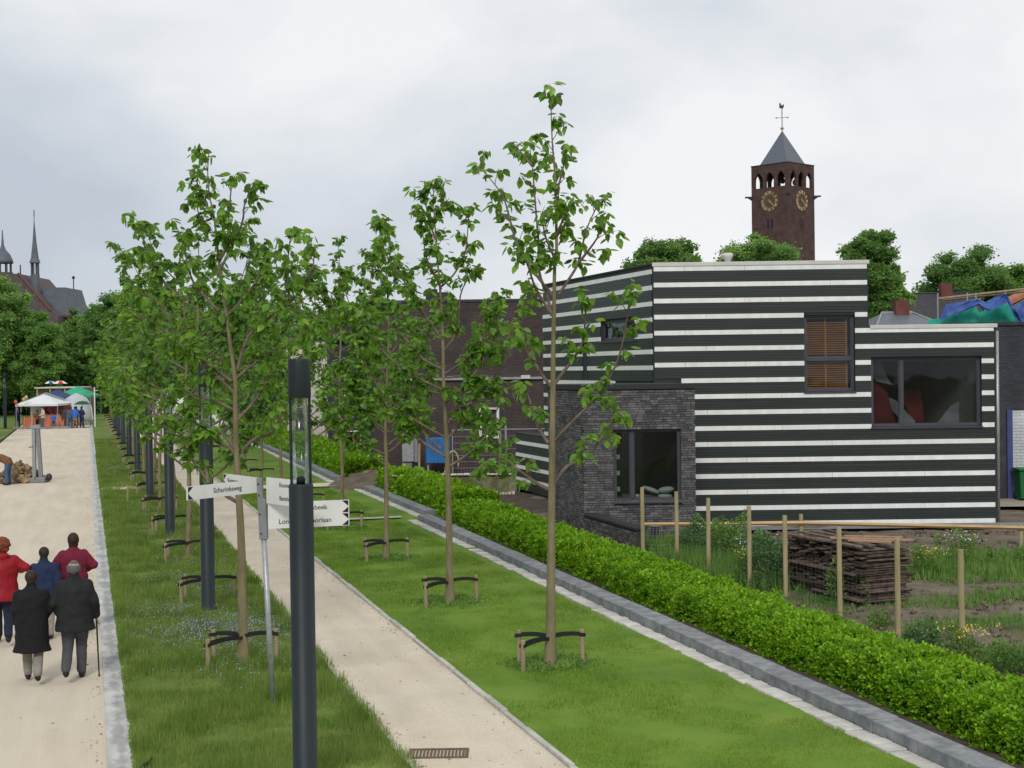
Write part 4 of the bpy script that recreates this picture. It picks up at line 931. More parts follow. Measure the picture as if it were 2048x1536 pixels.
# ================================================================= YOUNG TREES
# branch skeletons in metres: (sideways, up) from the foot of the trunk
TREES = {
 'A': ([(0.0, 0.0), (0.032, 1.769), (0.068, 3.308), (0.104, 4.846), (0.129, 5.569), (0.144, 6.123), (0.178, 6.369), (0.174, 7.223), (0.164, 7.623), (0.133, 8.123), (0.123, 8.577), (0.112, 8.846)],
  [[(0.096, 5.369), (0.001, 5.746), (-0.095, 6.069), (-0.096, 6.569), (-0.122, 6.946), (-0.159, 7.577), (-0.172, 7.777), (-0.199, 8.038)], [(0.138, 5.646), (-0.097, 5.946), (-0.413, 6.446), (-0.53, 6.869), (-0.626, 7.223), (-0.776, 7.477), (-0.995, 7.754)], [(0.2, 5.692), (0.357, 5.923), (0.506, 6.169), (0.587, 6.469), (0.668, 6.746), (0.85, 7.123), (0.928, 7.223)], [(0.096, 5.369), (-0.1, 5.692), (-0.197, 5.892), (-0.294, 6.169), (-0.453, 6.346)], [(0.05, 4.285), (-0.116, 4.523), (-0.289, 4.792), (-0.462, 5.092), (-0.621, 5.269)], [(0.128, 4.338), (0.402, 4.7), (0.552, 4.969), (0.588, 5.392), (0.622, 5.631)], [(0.069, 3.408), (0.295, 3.654), (0.725, 4.1), (1.031, 4.585), (1.185, 5.185), (1.223, 5.692)], [(0.107, 2.808), (0.287, 3.046), (0.589, 3.2), (0.895, 3.592), (1.083, 3.892)], [(0.008, 3.408), (-0.15, 3.677), (-0.239, 3.985), (-0.327, 4.254)], [(0.013, 2.692), (-0.193, 2.808), (-0.437, 2.992), (-0.688, 3.192), (-0.782, 3.038)], [(0.161, 6.231), (0.019, 6.538), (-0.054, 6.846)], [(0.174, 7.223), (0.279, 7.577), (0.353, 7.923)], [(0.174, 6.615), (0.324, 6.923), (0.443, 7.154)], [(-0.181, 7.692), (-0.355, 7.923), (-0.468, 8.077)], [(-0.53, 6.869), (-0.713, 7.0), (-0.827, 7.154)], [(0.506, 6.169), (0.741, 6.462), (0.859, 6.654)]]),
 'B': ([(0.0, 0.0), (0.008, 2.01), (-0.022, 3.48), (-0.059, 4.363), (-0.061, 4.951), (-0.072, 5.539), (-0.121, 6.324), (-0.154, 6.716), (-0.186, 7.304), (-0.217, 7.892), (-0.193, 8.206)],
  [[(-0.084, 6.127), (-0.227, 6.451), (-0.379, 6.794), (-0.441, 7.275), (-0.466, 7.598)], [(-0.083, 6.186), (0.155, 6.412), (0.386, 6.833), (0.453, 7.431), (0.458, 7.745)], [(-0.068, 5.108), (-0.308, 5.49), (-0.559, 5.804), (-0.807, 6.324), (-1.028, 6.637), (-1.05, 7.206), (-1.194, 7.402)], [(-0.061, 4.912), (0.199, 5.294), (0.277, 6.0), (0.409, 6.324), (0.559, 6.52)], [(-0.066, 4.559), (-0.446, 4.755), (-0.755, 5.108), (-1.073, 5.49), (-1.292, 6.0)], [(0.001, 4.402), (0.384, 4.471), (0.614, 4.784), (0.751, 5.49), (0.883, 5.843), (1.091, 5.98)], [(-0.016, 3.206), (0.203, 3.422), (0.266, 3.716), (0.164, 4.147)], [(-0.126, 3.02), (-0.388, 3.235), (-0.57, 3.559), (-0.652, 3.971)], [(0.029, 3.578), (0.42, 3.529), (0.818, 3.235), (1.215, 2.833)], [(-0.054, 3.971), (0.381, 4.265), (0.731, 4.755), (0.98, 5.049)], [(-0.053, 4.069), (-0.405, 4.167), (-0.744, 4.461), (-0.985, 4.755)], [(-0.039, 3.676), (0.326, 3.824), (0.573, 3.971), (0.772, 4.167)], [(-0.188, 7.108), (-0.311, 7.5), (-0.42, 8.088)], [(-0.201, 7.598), (-0.012, 7.794), (0.088, 7.941)]]),
 'C': ([(0.0, 0.0), (0.027, 2.027), (0.032, 3.24), (0.098, 4.575), (0.149, 5.667), (0.103, 6.76), (0.053, 7.488), (-0.001, 8.034)],
  [[(0.071, 2.573), (0.391, 2.876), (0.501, 3.847), (0.587, 4.818), (0.817, 5.667)], [(0.053, 2.998), (-0.307, 3.362), (-0.48, 3.968), (-0.594, 4.575)], [(0.107, 4.333), (-0.284, 5.061), (-0.492, 5.789), (-0.605, 6.396)], [(0.126, 4.818), (0.512, 5.546), (0.643, 6.274), (0.615, 6.881)], [(0.151, 5.789), (-0.207, 6.274), (-0.321, 6.76), (-0.228, 7.367)], [(0.121, 6.274), (0.346, 6.76), (0.413, 7.245)], [(0.059, 3.483), (0.428, 3.847), (0.858, 4.211), (1.046, 4.697)], [(0.064, 3.847), (-0.416, 4.211), (-0.777, 4.454)], [(0.079, 6.76), (-0.134, 7.124), (-0.104, 7.609)]]),
 'L': ([(0.0, 0.0), (-0.01, 1.672), (-0.042, 2.896), (-0.051, 3.467), (-0.05, 4.119), (-0.039, 4.38), (-0.111, 5.041), (-0.169, 5.571), (-0.258, 6.289), (-0.322, 6.982), (-0.398, 7.349), (-0.418, 7.7), (-0.397, 8.018)],
  [[(-0.268, 5.522), (-0.582, 5.84), (-0.758, 6.101), (-0.89, 6.558), (-0.993, 6.811)], [(-0.901, 5.75), (-1.207, 6.077), (-1.462, 6.525), (-1.538, 6.933)], [(-0.003, 4.608), (0.208, 5.147), (0.695, 5.546), (0.855, 5.971), (0.893, 6.346), (0.972, 6.713)], [(0.695, 5.546), (1.009, 5.832), (1.194, 6.24), (1.149, 6.566)], [(-0.258, 6.289), (-0.123, 6.566), (-0.032, 7.3), (0.037, 7.61)], [(-0.293, 6.077), (0.1, 6.819), (0.179, 7.194), (0.362, 7.48)], [(-0.171, 5.424), (0.135, 5.767), (0.302, 6.077), (0.43, 6.485)], [(-0.103, 4.429), (-0.459, 4.69), (-0.7, 4.935), (-0.908, 5.228), (-1.115, 5.653), (-1.479, 5.832)], [(-0.015, 2.488), (-0.5, 2.814), (-1.029, 3.556), (-1.599, 4.192), (-1.91, 4.739)], [(0.036, 3.303), (0.21, 3.491), (0.546, 3.622), (0.722, 3.915), (0.88, 4.127)], [(-0.07, 3.254), (-0.175, 3.385), (-0.41, 3.467), (-0.57, 3.711)], [(-0.081, 4.258), (-0.266, 4.445), (-0.477, 4.576), (-0.774, 4.91), (-1.123, 5.016)], [(-0.047, 3.793), (0.251, 4.119), (0.502, 4.527), (0.75, 4.772)], [(-0.044, 3.956), (-0.401, 4.119), (-0.726, 4.201), (-1.01, 4.323)], [(-0.054, 4.445), (0.342, 4.772), (0.753, 5.016), (1.082, 5.261)], [(-0.322, 6.982), (-0.521, 7.3), (-0.68, 7.626)], [(-0.956, 5.343), (-1.281, 5.424), (-1.566, 5.424)], [(-0.363, 6.974), (-0.567, 6.974), (-0.749, 7.382)], [(-0.037, 3.303), (-0.326, 3.63), (-0.732, 3.752), (-1.139, 3.834)], [(-0.509, 2.814), (-0.579, 3.059), (-0.699, 3.181)]]),
}
def smoothpts(P, k=3):
    """Catmull-Rom resample"""
    P = [Vector(p) for p in P]; out = []
    for i in range(len(P)-1):
        p0, p1, p2, p3 = P[max(i-1, 0)], P[i], P[i+1], P[min(i+2, len(P)-1)]
        for j in range(k):
            t = j/k; out.append(.5*((2*p1)+(p2-p0)*t+(2*p0-5*p1+4*p2-p3)*t*t+(3*p1-p0-3*p2+p3)*t**3))
    out.append(P[-1]); return out
def randskel(h, seed):
    rs = random.Random(seed); tr = [(0, 0)]; x = 0
    for i in range(1, 10): x += rs.uniform(-.06, .06); tr.append((x, h*i/9))
    limbs = []
    z = rs.uniform(1.9, 2.4)
    while z < h*.86:
        i = min(8, int(z/h*9)); xx = tr[i][0]+(tr[i+1][0]-tr[i][0])*(z/h*9-i)
        sg = rs.choice((-1, 1)); L = rs.uniform(1.0, 1.95)*(1-.5*(z/h)**2); up = rs.uniform(.7, 1.3)
        limbs.append([(xx, z), (xx+sg*L*.35, z+L*up*.25), (xx+sg*L*.7, z+L*up*.62), (xx+sg*L*.9, z+L*up*1.05), (xx+sg*L, z+L*up*1.45)])
        z += rs.uniform(.22, .42)
    return tr, limbs
leafmesh = {}
for nm in ('a', 'b', 'c'):
    V = LEAF_V.copy(); V[:, 2] += {'a': 0, 'b': .04, 'c': -.04}[nm]*np.sin(V[:, 1]*4); V[3, 0] += {'a': 0, 'b': .08, 'c': -.08}[nm]
    leafmesh[nm] = npmesh('leaf', V, LEAF_T, True)
def young_tree(name, skel, seed, loc, label, trunk_r=.075, leaf=.125, nodes=.17, indiv=0, yaw=None, dens=1.0, m=None, reach=.55):
    rs = random.Random(seed); rg = np.random.default_rng(seed)
    t = thing(name, loc, 0, label, 'tree', 'young trees in two rows')
    tr, limbs = skel; ph = rs.uniform(0, 6)
    h = tr[-1][1]
    tp_ = smoothpts([Vector((p[0], .10*math.sin(ph+p[1]*.6)*min(1, p[1]), p[1])) for p in tr])
    def off(z): return .10*math.sin(ph+z*.6)*min(1, z)
    rr = [max(.008, trunk_r*(1.0-.93*(p.z/h)**.85)) for p in tp_]; rr[0] *= 1.35
    tb = MB(); tb.tube([tp_[0]-Vector((0, 0, .1))]+tp_, [rr[0]*1.15]+rr, 10); tb.build('trunk', M_bark, t, smooth=True)
    P, Y, Pt, S = [], [], [], []
    def leafat(p, yaw, pit, s): P.append(tuple(p)); Y.append(yaw); Pt.append(pit); S.append(s)
    def spray(p, d, n, mb):
        """twig from p along d with opposite leaf pairs and a drooping tuft"""
        L = rs.uniform(.12, .34)*reach/.55; q = p+d*L; mid = p+d*L*.5+Vector((0, 0, .03)); mb.tube([p, mid, q], [.007, .005, .003], 4, cap=False)
        for a in (mid, q):
            for _ in range(max(1, int((rs.random()*3+1.6)*dens)) if a is mid else max(2, int(rs.randint(6, 10)*dens))):
                yw = rs.uniform(0, 2*math.pi); leafat(a+Vector((rs.gauss(0, .03), rs.gauss(0, .03), rs.gauss(0, .03))), yw, rs.uniform(-1.3, .1), leaf*rs.uniform(.55, 1.2))
    n = 0
    for li, lb in enumerate(limbs+[None]):
        if lb is None:
            pts = [p for p in tp_ if p.z > h*.62]; L0 = 0; mb = MB(); r0 = .0
        else:
            ex = abs(lb[-1][0]-lb[0][0]); dy = rs.choice((-1, 1))*rs.uniform(.25, .95)*max(.5, min(1.4, (lb[-1][1]-lb[0][1])*.5)); k = len(lb)
            pts = smoothpts([Vector((q[0], off(lb[0][1])*(1-i/(k-1))+dy*(i/(k-1))**1.3, q[1])) for i, q in enumerate(lb)])
            r0 = max(.014, trunk_r*.46*(1-.5*lb[0][1]/h)); mb = MB()
            mb.tube(pts, [max(.005, r0*(1-.8*i/(len(pts)-1))) for i in range(len(pts))], 6, cap=False)
        # walk along
        acc = 0; tot = sum((pts[i+1]-pts[i]).length for i in range(len(pts)-1)); run = 0
        for i in range(len(pts)-1):
            seg = pts[i+1]-pts[i]; sl = seg.length; run += sl; acc += sl
            if run < tot*(.30 if lb else 0): continue
            while acc > nodes:
                acc -= nodes; p = pts[i]+seg*rs.random(); ax = seg.normalized()
                side = ax.cross(Vector((rs.gauss(0, 1), rs.gauss(0, 1), rs.gauss(0, .5)))).normalized()
                d = (side*.85+ax*.75+Vector((0, 0, .25))).normalized(); spray(p, d, n, mb)
        spray(pts[-1]-(pts[-1]-pts[-2]).normalized()*.22, (pts[-1]-pts[-2]).normalized(), n, mb)
        mb.build('limb' if lb else 'top_twigs', M_twig, t, smooth=True, kind=None if lb else 'stuff')
    P = np.array(P); N = len(P); Y = np.array(Y); Pt = np.array(Pt); S = np.array(S); Rl = rg.normal(0, .5, N)
    R = frames(Y, Pt, Rl); cr = m or M_leaf
    # leaf stalk offset
    P = P+R[:, :, 1]*.03
    order = np.argsort(-S)
    big = order[:indiv] if indiv else order[:0]; rest = order[indiv:]
    crown = obj('crown', scatter('crown', P[rest], S[rest], R[rest], LEAF_V, LEAF_T, True), cr, t, kind='stuff')
    for i in big:
        me = leafmesh[rs.choice('abc')]
        o = obj('leaf', me, cr, crown); o.matrix_local = Matrix.Translation(Vector(P[i])) @ Matrix([list(R[i][r]) for r in range(3)]).to_4x4() @ Matrix.Diagonal((S[i], S[i], S[i], 1))
    t.rotation_euler = (0, 0, -A if yaw is None else yaw)
    return t
def support(loc, label, rz=0):
    t = thing('tree_stakes', loc, rz, label, 'tree stakes', 'stakes strapped round the young trees')
    k = .46
    for i, (x, y, h) in enumerate(((-.5, .12, .50), (.5, .12, .50), (-.42, -.55, .47))):
        MB().lathe([(.036, -.1), (.036, h-.01), (.028, h)], 10, c=(x+U(-.02, .02), y, 0)).build('stake', M_stake, t, smooth=False)
        z = h-.085; e = .05; dx, dy = -x, -y; L = math.hypot(dx, dy); a = math.atan2(dy, dx); s = MB(); seg = 6
        V = []
        M = Matrix.Translation(Vector((x, y, z))) @ Matrix.Rotation(a, 4, 'Z')
        for j in range(seg):
            x0, x1 = -.045+(L+.05)*j/seg, -.045+(L+.05)*(j+1)/seg; b0, b1 = .03*math.sin(math.pi*j/seg), .03*math.sin(math.pi*(j+1)/seg)
            s.prism([(x0, -.028+b0), (x1, -.028+b1), (x1, .028+b1), (x0, .028+b0)], .036, .044, M)
            s.prism([(x0, -.026+b0), (x1, -.026+b1), (x1, .026+b1), (x0, .026+b0)], -.044, -.036, M)
        s.build('strap', M_strap, t)
    return t
YR = []
# right row
rightS = [20.5, 26.6, 33.2, 40.2, 46.6, 53.0, 59.6, 66.2, 72.8, 79.4, 86, 92.6]
rightT = [6.80, 6.76, 6.87, 7.1, 7.0, 7.0, 7.0, 7.05, 7.1, 7.1, 7.1, 7.1]
sup0 = None
def addsup(x, y, rz, label):
    support((x, y, .02), label, rz)
protoF = []
for k in range(4):
    pass
for i, (s, t) in enumerate(zip(rightS, rightT)):
    lab = '%s young tree from the camera in the right row on the mown lawn' % ORD[i]
    if i == 0: young_tree('young_tree', TREES['A'], 11, (t, s, .02), 'nearest and tallest young tree, sparse crown, on the mown lawn before the striped house', .082, .175, .21, 300, dens=.92, reach=.62)
    elif i == 1: young_tree('young_tree', (TREES['B'][0], TREES['B'][1]+[l for l in randskel(7.6, 9)[1] if 2.6 < l[0][1] < 4.6]), 12, (t, s, .02), lab, .08, .165, .14, 300, dens=1.15, reach=.6)
    elif i == 2: young_tree('young_tree', (TREES['C'][0], TREES['C'][1]+[l for l in randskel(7.6, 5)[1] if l[0][1] < 5.2]), 13, (t, s, .02), lab, .072, .17, .13, dens=1.2, reach=.6)
    elif i < 7: young_tree('young_tree', randskel([8.3, 8.4, 8.0, 8.2][i-3], 40+i), 60+i, (t, s, .02), lab, .07, .18, .165, dens=1.2, m=M_leafb if i % 2 else M_leaf)
    else:
        src = protoF[i % 2] if len(protoF) > 1 else None
        if src is None:
            protoF.append(young_tree('young_tree', randskel(8.2, 90+i), 90+i, (t, s, .02), lab, .07, .26, .26, dens=.85))
        else: copytree(src, (t, s, .02), U(0, 6.28), lab)
    addsup(t, s, -A, 'wooden stakes with black straps round the %s trunk of the right tree row' % ORD[i])
leftS = [22.3, 28.7, 35.0, 41.3, 47.7, 54.1, 60.4, 66.8, 73.2, 79.5, 85.9, 92.3, 98.6, 105, 111.4, 117.7, 124, 130.4, 137, 143]
for i, s in enumerate(leftS):
    t = 2.30+U(-.03, .03)
    lab = '%s young tree from the camera in the left row, between lane and footpath' % ORD[i]
    if i == 0: young_tree('young_tree', TREES['L'], 21, (t, s, .02), 'nearest young tree of the left row, wide crown in front of the other crowns', .085, .158, .15, 300, dens=1.12, reach=.6)
    elif i < 7: young_tree('young_tree', randskel([7.3, 7.6, 7.0, 7.4, 7.2, 7.5][i-1], 140+i), 160+i, (t, s, .02), lab, .075, .175, .18, dens=1.15, m=M_leafb if i % 2 else M_leaf)
    elif i < 9: protoF.append(young_tree('young_tree', randskel(7.4, 190+i), 190+i, (t, s, .02), lab, .07, .26, .25, dens=.9))
    else: copytree(protoF[-1-(i % 2)], (t, s, .02), U(0, 6.28), lab)
    addsup(t, s, -A, 'wooden stakes with black straps round the %s trunk of the left tree row' % ORD[i])
# row on the far left of the lane
for i, s in enumerate((98, 106, 114, 122, 131, 141)):
    copytree(protoF[-1-(i % 2)], (-8.2, s, .02), U(0, 6.28), '%s young tree along the far left side of the lane' % ORD[i], scale=.9)

# ================================================================= LAMPS
def lamp(loc, label):
    t = thing('street_lamp', loc, 0, label, 'street lamp', 'cylindrical street lamps between lane and footpath')
    MB().lathe([(.16, -.05), (.16, .05), (.131, .06), (.131, 3.36), (.127, 3.375)], 36).build('pole', M_lamp, t, smooth=False)
    m = MB()
    for a in (-.1, math.pi+.1): m.tube([(.103*math.cos(a), .103*math.sin(a), 3.36), (.103*math.cos(a), .103*math.sin(a), 4.33)], .015, 8)
    m.build('support_rod', M_lamp, t)
    g = MB(); g.lathe([(.085, 3.378), (.085, 4.30)], 36); me = g.mesh('glass_tube', True)
    obj('glass_tube', me, M_tubeg, t)
    MB().lathe([(.05, 3.377), (.046, 3.44), (.02, 3.46)], 20).build('lamp_socket', M_lamp, t, smooth=True)
    MB().lathe([(.118, 4.305), (.122, 4.315), (.122, 4.705), (.118, 4.72), (.112, 4.725)], 36).build('lamp_cap', M_lamp, t, smooth=False)
    return t
lp = lamp((2.20, 15.1, 0), 'nearest dark cylindrical street lamp with clear glass section, in front of the signpost')
for o in lp.children:
    if o.type == 'MESH' and o.name.split('.')[0] in ('pole', 'lamp_cap'):
        o.data.polygons.foreach_set('use_smooth', [len(p.vertices) == 4 and abs(p.normal.z) < .5 for p in o.data.polygons])
for i, s in enumerate((27.4, 40.2, 53.0, 65.8, 78.6, 91.4, 104.2, 117)):
    copytree(lp, (2.18, s, 0), 0, '%s dark cylindrical street lamp from the camera in the left tree row' % ORD[i+1])
for i, s in enumerate((100, 113, 126)):
    copytree(lp, (-6.6, s, 0), 0, '%s dark street lamp along the far left side of the lane' % ORD[i])

# ================================================================= SIGNPOST
px, py = C(-3.30, 18.95)
sg = thing('signpost', (px, py, .02), -A, 'leaning street-name signpost with white arrow boards behind the nearest lamp', 'signpost')
LN = -.12/3.12
def sx(z): return LN*z
MB().tube([(sx(-.2), 0, -.2), (sx(2.4), 0, 2.4)], .038, 14).build('pole', M_galv, sg, smooth=True)
m = MB(); m.prism([(sx(2.32)-.055, 2.30), (sx(2.32)+.055, 2.30), (sx(2.8)+.055, 2.815), (sx(2.8)+.02, 2.86), (sx(3.12)+.02, 3.13), (sx(3.12)-.055, 3.13), (sx(2.8)-.055, 2.8)], -.045, .045); m.build('bracket', M_postgrey, sg, bevel=.006)
for z in (2.38, 2.64, 2.9, 3.05): MB().tube([(sx(z)-.03, -.047, z), (sx(z)-.03, -.055, z)], .012, 8).build('bolt', M_iron, sg)
def arrowboard(x0, y0, x1, y1, z0, rows, lab, texts, point='end', blank=False):
    """board from (x0,y0) at the post to (x1,y1); arrow tip(s) at the end"""
    L = math.hypot(x1-x0, y1-y0); ang = math.atan2(y1-y0, x1-x0); rh = .176
    M = Matrix.Translation(Vector((x0, y0, 0))) @ Matrix.Rotation(ang, 4, 'Z')
    H_ = rows*rh
    par = MB().prism([(0, z0), (L, z0), (L, z0+H_), (0, z0+H_)], -.010, .010, M).build('sign_board', M_signw, sg)
    if not blank:
        front = -1 if math.cos(ang) > 0 else 1
        for r in range(rows):
            zb = z0+r*rh+.008; zt = z0+(r+1)*rh-.008; zm = (zb+zt)/2; e = L-.012
            for tri in ([(e, zb), (e, zm-.006), (e-.085, zb)], [(e, zm+.006), (e, zt), (e-.085, zt)]):
                pts = [M @ Vector((x, front*.0125, z)) for x, z in tri]; pb_ = [M @ Vector((x, front*.0105, z)) for x, z in tri]
                q = MB(); o = 0; q.v = [tuple(p) for p in pts+pb_]; q.f = [(0, 1, 2), (5, 4, 3), (0, 3, 4, 1), (1, 4, 5, 2), (2, 5, 3, 0)]; q.build('arrow_corner', M_black, par)
    for (s_, u, row, sz) in texts:
        front = -1 if math.cos(ang) > 0 else 1
        zc = z0+(row+.5)*rh
        B = M @ Matrix.Translation(Vector((u, front*.0125, zc)))
        R = Matrix.Rotation(math.pi/2, 4, 'X') if front < 0 else Matrix.Rotation(math.pi, 4, 'Z') @ Matrix.Rotation(math.pi/2, 4, 'X')
        text(s_, sz, M_black, par, B @ R, 'lettering', .0006, bold=.0003)
arrowboard(-.15, .0, -.88, -1.05, 2.935, 1, '', [('Schurinksweg', .58, 0, .092)])
arrowboard(-.03, -.05, .60, -.76, 2.79, 2, '', [('Roomweg', .50, 1, .085), ('Bamshoeve', .52, 0, .085)], blank=True)
arrowboard(-.19, .07, -.80, .90, 2.955, 1, '', [('Roomweg', .72, 0, .085)])
arrowboard(-.02, -.06, 1.04, .25, 2.445, 2, '', [('Roombeek', .60, 1, .092), ('Lonnekerspoorlaan', .50, 0, .092)])

# ================================================================= FENCE WITH STAKES AND WIRE beside the plank stack
M_thin = mat('thin_wire', (.20, .20, .20), (.26, .26, .26), rough=.6, metal=.4)
import_pts = [(13.0*CA-q*SA, 13.0*SA+q*CA) for q in (31.2, 29.8, 28.1, 26.1, 24.55, 22.5, 20.6, 18.8, 16.9, 15.0)]
fn = thing('stake_fence', (*C(*import_pts[0]), 0), 0, 'row of pale round timber stakes strung with wire netting behind the hedge', 'fence')
f0 = Vector((*C(*import_pts[0]), 0)); FP = []
for i, (x, y) in enumerate(import_pts):
    if i == 0: x, y = 2.97, 32.3
    p = Vector((*C(x, y), 0))-f0; FP.append(p); h = 1.66+U(-.03, .03)+(.15 if i == 0 else 0); ln = U(-.02, .02)
    MB().tube([p+Vector((0, 0, -.2)), p+Vector((ln, 0, h))], [.048, .045], 10).build('post', M_fpost, fn)
m = MB(); m2 = MB()
for a, b in zip(FP[:-1], FP[1:]):
    for z in (.05, .12, .20, .28, .37, .46, .56, .67, .8, .95): m.tube([a+Vector((0, 0, z+.02)), (a+b)/2+Vector((0, 0, z-.01)), b+Vector((0, 0, z+.02))], .0011, 3, cap=False)
    n = int((b-a).length/.14)
    for k in range(n): q = a+(b-a)*k/n; m2.tube([q+Vector((0, 0, .05)), q+Vector((0, 0, .96))], .0008, 3, cap=False)
m.build('line_wire', M_thin, fn, kind='stuff'); m2.build('stay_wire', M_thin, fn, kind='stuff')
# second fence: horizontal rail on short posts
rl = thing('rail_fence', (*C(3.3, 36.1), 0), -A, 'single fresh timber rail on short posts running before the striped house', 'fence')
pts = [(0, .05), (4.1, -.15), (9.2, -1.7), (14, -2.4)]
zz = [.50, .50, .485, .47]
for i in range(3):
    a, b = Vector((*pts[i], zz[i])), Vector((*pts[i+1], zz[i+1]))
    MB().tube([a, b], .05, 4, flatdir=(0, 1, 0)).build('rail', M_wood, rl)
for (x, y), h in zip(pts[1:]+[(.03, .15)], (.72, .55, .55, .55)): MB().tube([(x, y+.09, -.1), (x, y+.09, h)], .052, 10).build('post', M_fpost, rl)
# roll of netting beside the first stake
m = MB()
for k in range(14):
    m.lathe([(.16, .02+k*.045), (.165, .03+k*.045)], 14)
for k in range(12): t = k*math.pi/6; m.tube([(.16*math.cos(t), .16*math.sin(t), 0), (.16*math.cos(t+.4), .16*math.sin(t+.4), .62)], .006, 3, cap=False)
o = m.build('wire_roll', M_wire, label='roll of wire netting standing beside the first fence stake', cat='wire roll'); x, y = C(3.5, 34.6); o.location = (x, y, .02)

# ================================================================= STACK OF PLANKS
SX, SY = 5.55, 28.6        # far-left corner in the site grid
sv = Vector((.95, -2.3)).normalized(); su = Vector((sv.y*-1, sv.x)).normalized()
GRP = 'weathered planks stacked in the weeds'
pm = [MB().box(-.5, .5, -.5, .5, -.5, .5).mesh('plank') for _ in range(3)]
nl = 22
def plank(a, b, z, la, wb, th, rot, lab='weathered grey-brown plank in the stack behind the wire fence', mm=M_old, tilt=0):
    p = Vector((SX, SY))+sv*a+su*b; x, y = C(p.x, p.y)
    th0 = math.atan2(sv.y, sv.x)-A
    o = obj('plank', pm[0], None, None, lab, 'plank', GRP, None, (x, y, z), (tilt, 0, th0+rot)); o.scale = (la, wb, th)
    if not pm[0].materials: pm[0].materials.append(mm)
    return o
# courses of short planks laid crosswise (their ends face the fence) with spacers
for k in range(nl):
    z = .10+k*.046
    n = 11
    for j in range(n):
        a = (j+.5)*2.6/n+U(-.05, .05)
        plank(a, .55+U(-.10, .08), z+U(-.006, .006), U(.12, .22), U(1.0, 1.18), .030, U(-.05, .05), tilt=0)
for (a, b, z, la) in ((.7, .0, 1.13, 1.4), (1.7, .06, 1.13, 1.5), (1.3, .3, 1.15, 2.5), (1.4, .6, 1.15, 2.6), (1.2, .9, 1.15, 2.3), (1.3, -.06, .30, 2.7), (1.4, -.08, .62, 2.2), (1.9, -.1, .16, 1.6)):
    plank(a, b, z, la, .16, .035, U(-.06, .06), 'long weathered plank lying along the plank stack')
m = bpy.data.meshes.new_from_object(obj('tmp', pm[0])); bpy.data.objects.remove(bpy.data.objects['tmp']); m.materials.clear(); m.materials.append(mat('reddish_plank', (.30, .17, .10), (.40, .25, .16), scale=8, rough=.85)); 
for (a, b, z, la, r) in ((1.9, .55, 1.19, 1.3, .9), (2.1, .8, 1.185, 1.2, 1.1), (1.7, .9, 1.19, 1.1, 1.0), (2.2, .45, 1.185, .8, .8)):
    p = Vector((SX, SY))+sv*a+su*b; x, y = C(p.x, p.y)
    o = obj('plank', m, None, None, 'fresher reddish plank lying loose on top of the plank stack', 'plank', 'loose reddish planks on the stack', None, (x, y, z), (0, .02, math.atan2(sv.y, sv.x)-A+r)); o.scale = (la, .14, .03)
# bearers
for a in (.3, 1.3, 2.3): plank(a, .55, .035, .1, 1.1, .07, 0, 'thick bearer under the plank stack')

# ================================================================= WEED BUSHES
def bush(x, y, r, h, n, m, size, label, name='weed_clump', cat='plant', stems=8, flower=None):
    p = C(x, y); t = thing(name, (*p, 0), 0, label, cat)
    rg = np.random.default_rng(int(x*100+y)); P = np.empty((n, 3)); a = rg.uniform(0, 6.283, n); u = rg.random(n)**.5
    zz_ = rg.random(n)**.75; P[:, 0] = np.cos(a)*u*r*(1-.45*zz_); P[:, 1] = np.sin(a)*u*r*(1-.45*zz_)
    k = np.array([noise.noise(Vector((q[0]*2.2, q[1]*2.2, x))) for q in P]); P[:, 2] = zz_*h*(.75+.9*k).clip(.25, 1.4)
    obj('foliage', scatter('foliage', P, size*rg.uniform(.6, 1.4, n), frames(a+rg.normal(0, .9, n), rg.uniform(-.5, 1.3, n), rg.normal(0, .6, n)), LEAF_V*np.array([.7, 1, 1]), LEAF_T), m, t, kind='stuff')
    s = MB()
    for i in range(stems): b = 6.283*i/stems; s.tube([(.3*r*math.cos(b), .3*r*math.sin(b), 0), (.6*r*math.cos(b), .6*r*math.sin(b), h*.8)], [.01, .004], 4, cap=False)
    s.build('stems', M_weed, t)
    if flower:
        nn = 160; q = np.stack([rg.normal(0, r*.45, nn), rg.normal(0, r*.45, nn), h*(.7+.3*rg.random(nn))], -1)
        obj('blossom', scatter('blossom', q, np.full(nn, .04), frames(rg.uniform(0, 6, nn), rg.uniform(-.3, 1, nn), rg.normal(0, .5, nn))), flower, t, kind='stuff')
    return t
M_weed2 = leafmat('blue_green_weed', (.07, .16, .05), (.13, .24, .085), trans=.3, scale=2, rough=.55, var=.35)
bush(4.35, 33.3, .75, .95, 3200, M_weed2, .075, 'dense nettle clump at the foot of the second stake')
bush(4.95, 32.2, .7, 1.05, 3000, M_weed, .07, 'tall green weeds between the second and third stakes')
bush(5.3, 30.3, .6, .9, 2400, M_weed2, .07, 'weed bush with tiny white flowers by the fourth stake', flower=M_whitep)
bush(5.45, 29.0, .85, 1.05, 4200, M_weed2, .075, 'big bluish green bush at the left end of the plank stack')
bush(4.9, 29.3, .35, .75, 900, M_weed, .06, 'small weed with yellow flowers just behind the hedge', flower=M_yellow)
bush(6.15, 26.7, .28, .9, 500, M_weed, .06, 'slim weed growing before the plank stack')
bush(6.3, 24.2, .30, .40, 500, M_weed, .05, 'low weed at the foot of the seventh stake')
bush(6.45, 22.2, .42, .6, 1300, M_weed2, .06, 'rounded grey-green weed on the bare soil near the hedge')
bush(7.0, 21.7, .45, .5, 1000, M_weed, .06, 'weed with yellow flowers on the soil near the ninth stake', flower=M_yellow)
bush(7.4, 20.6, .6, .55, 1500, M_weed, .06, 'low weeds behind the hedge at the right edge')
bush(10.0, 31.2, .5, .8, 1000, M_weed, .06, 'upright weed with pale flower spikes behind the last stakes', flower=M_whitep)
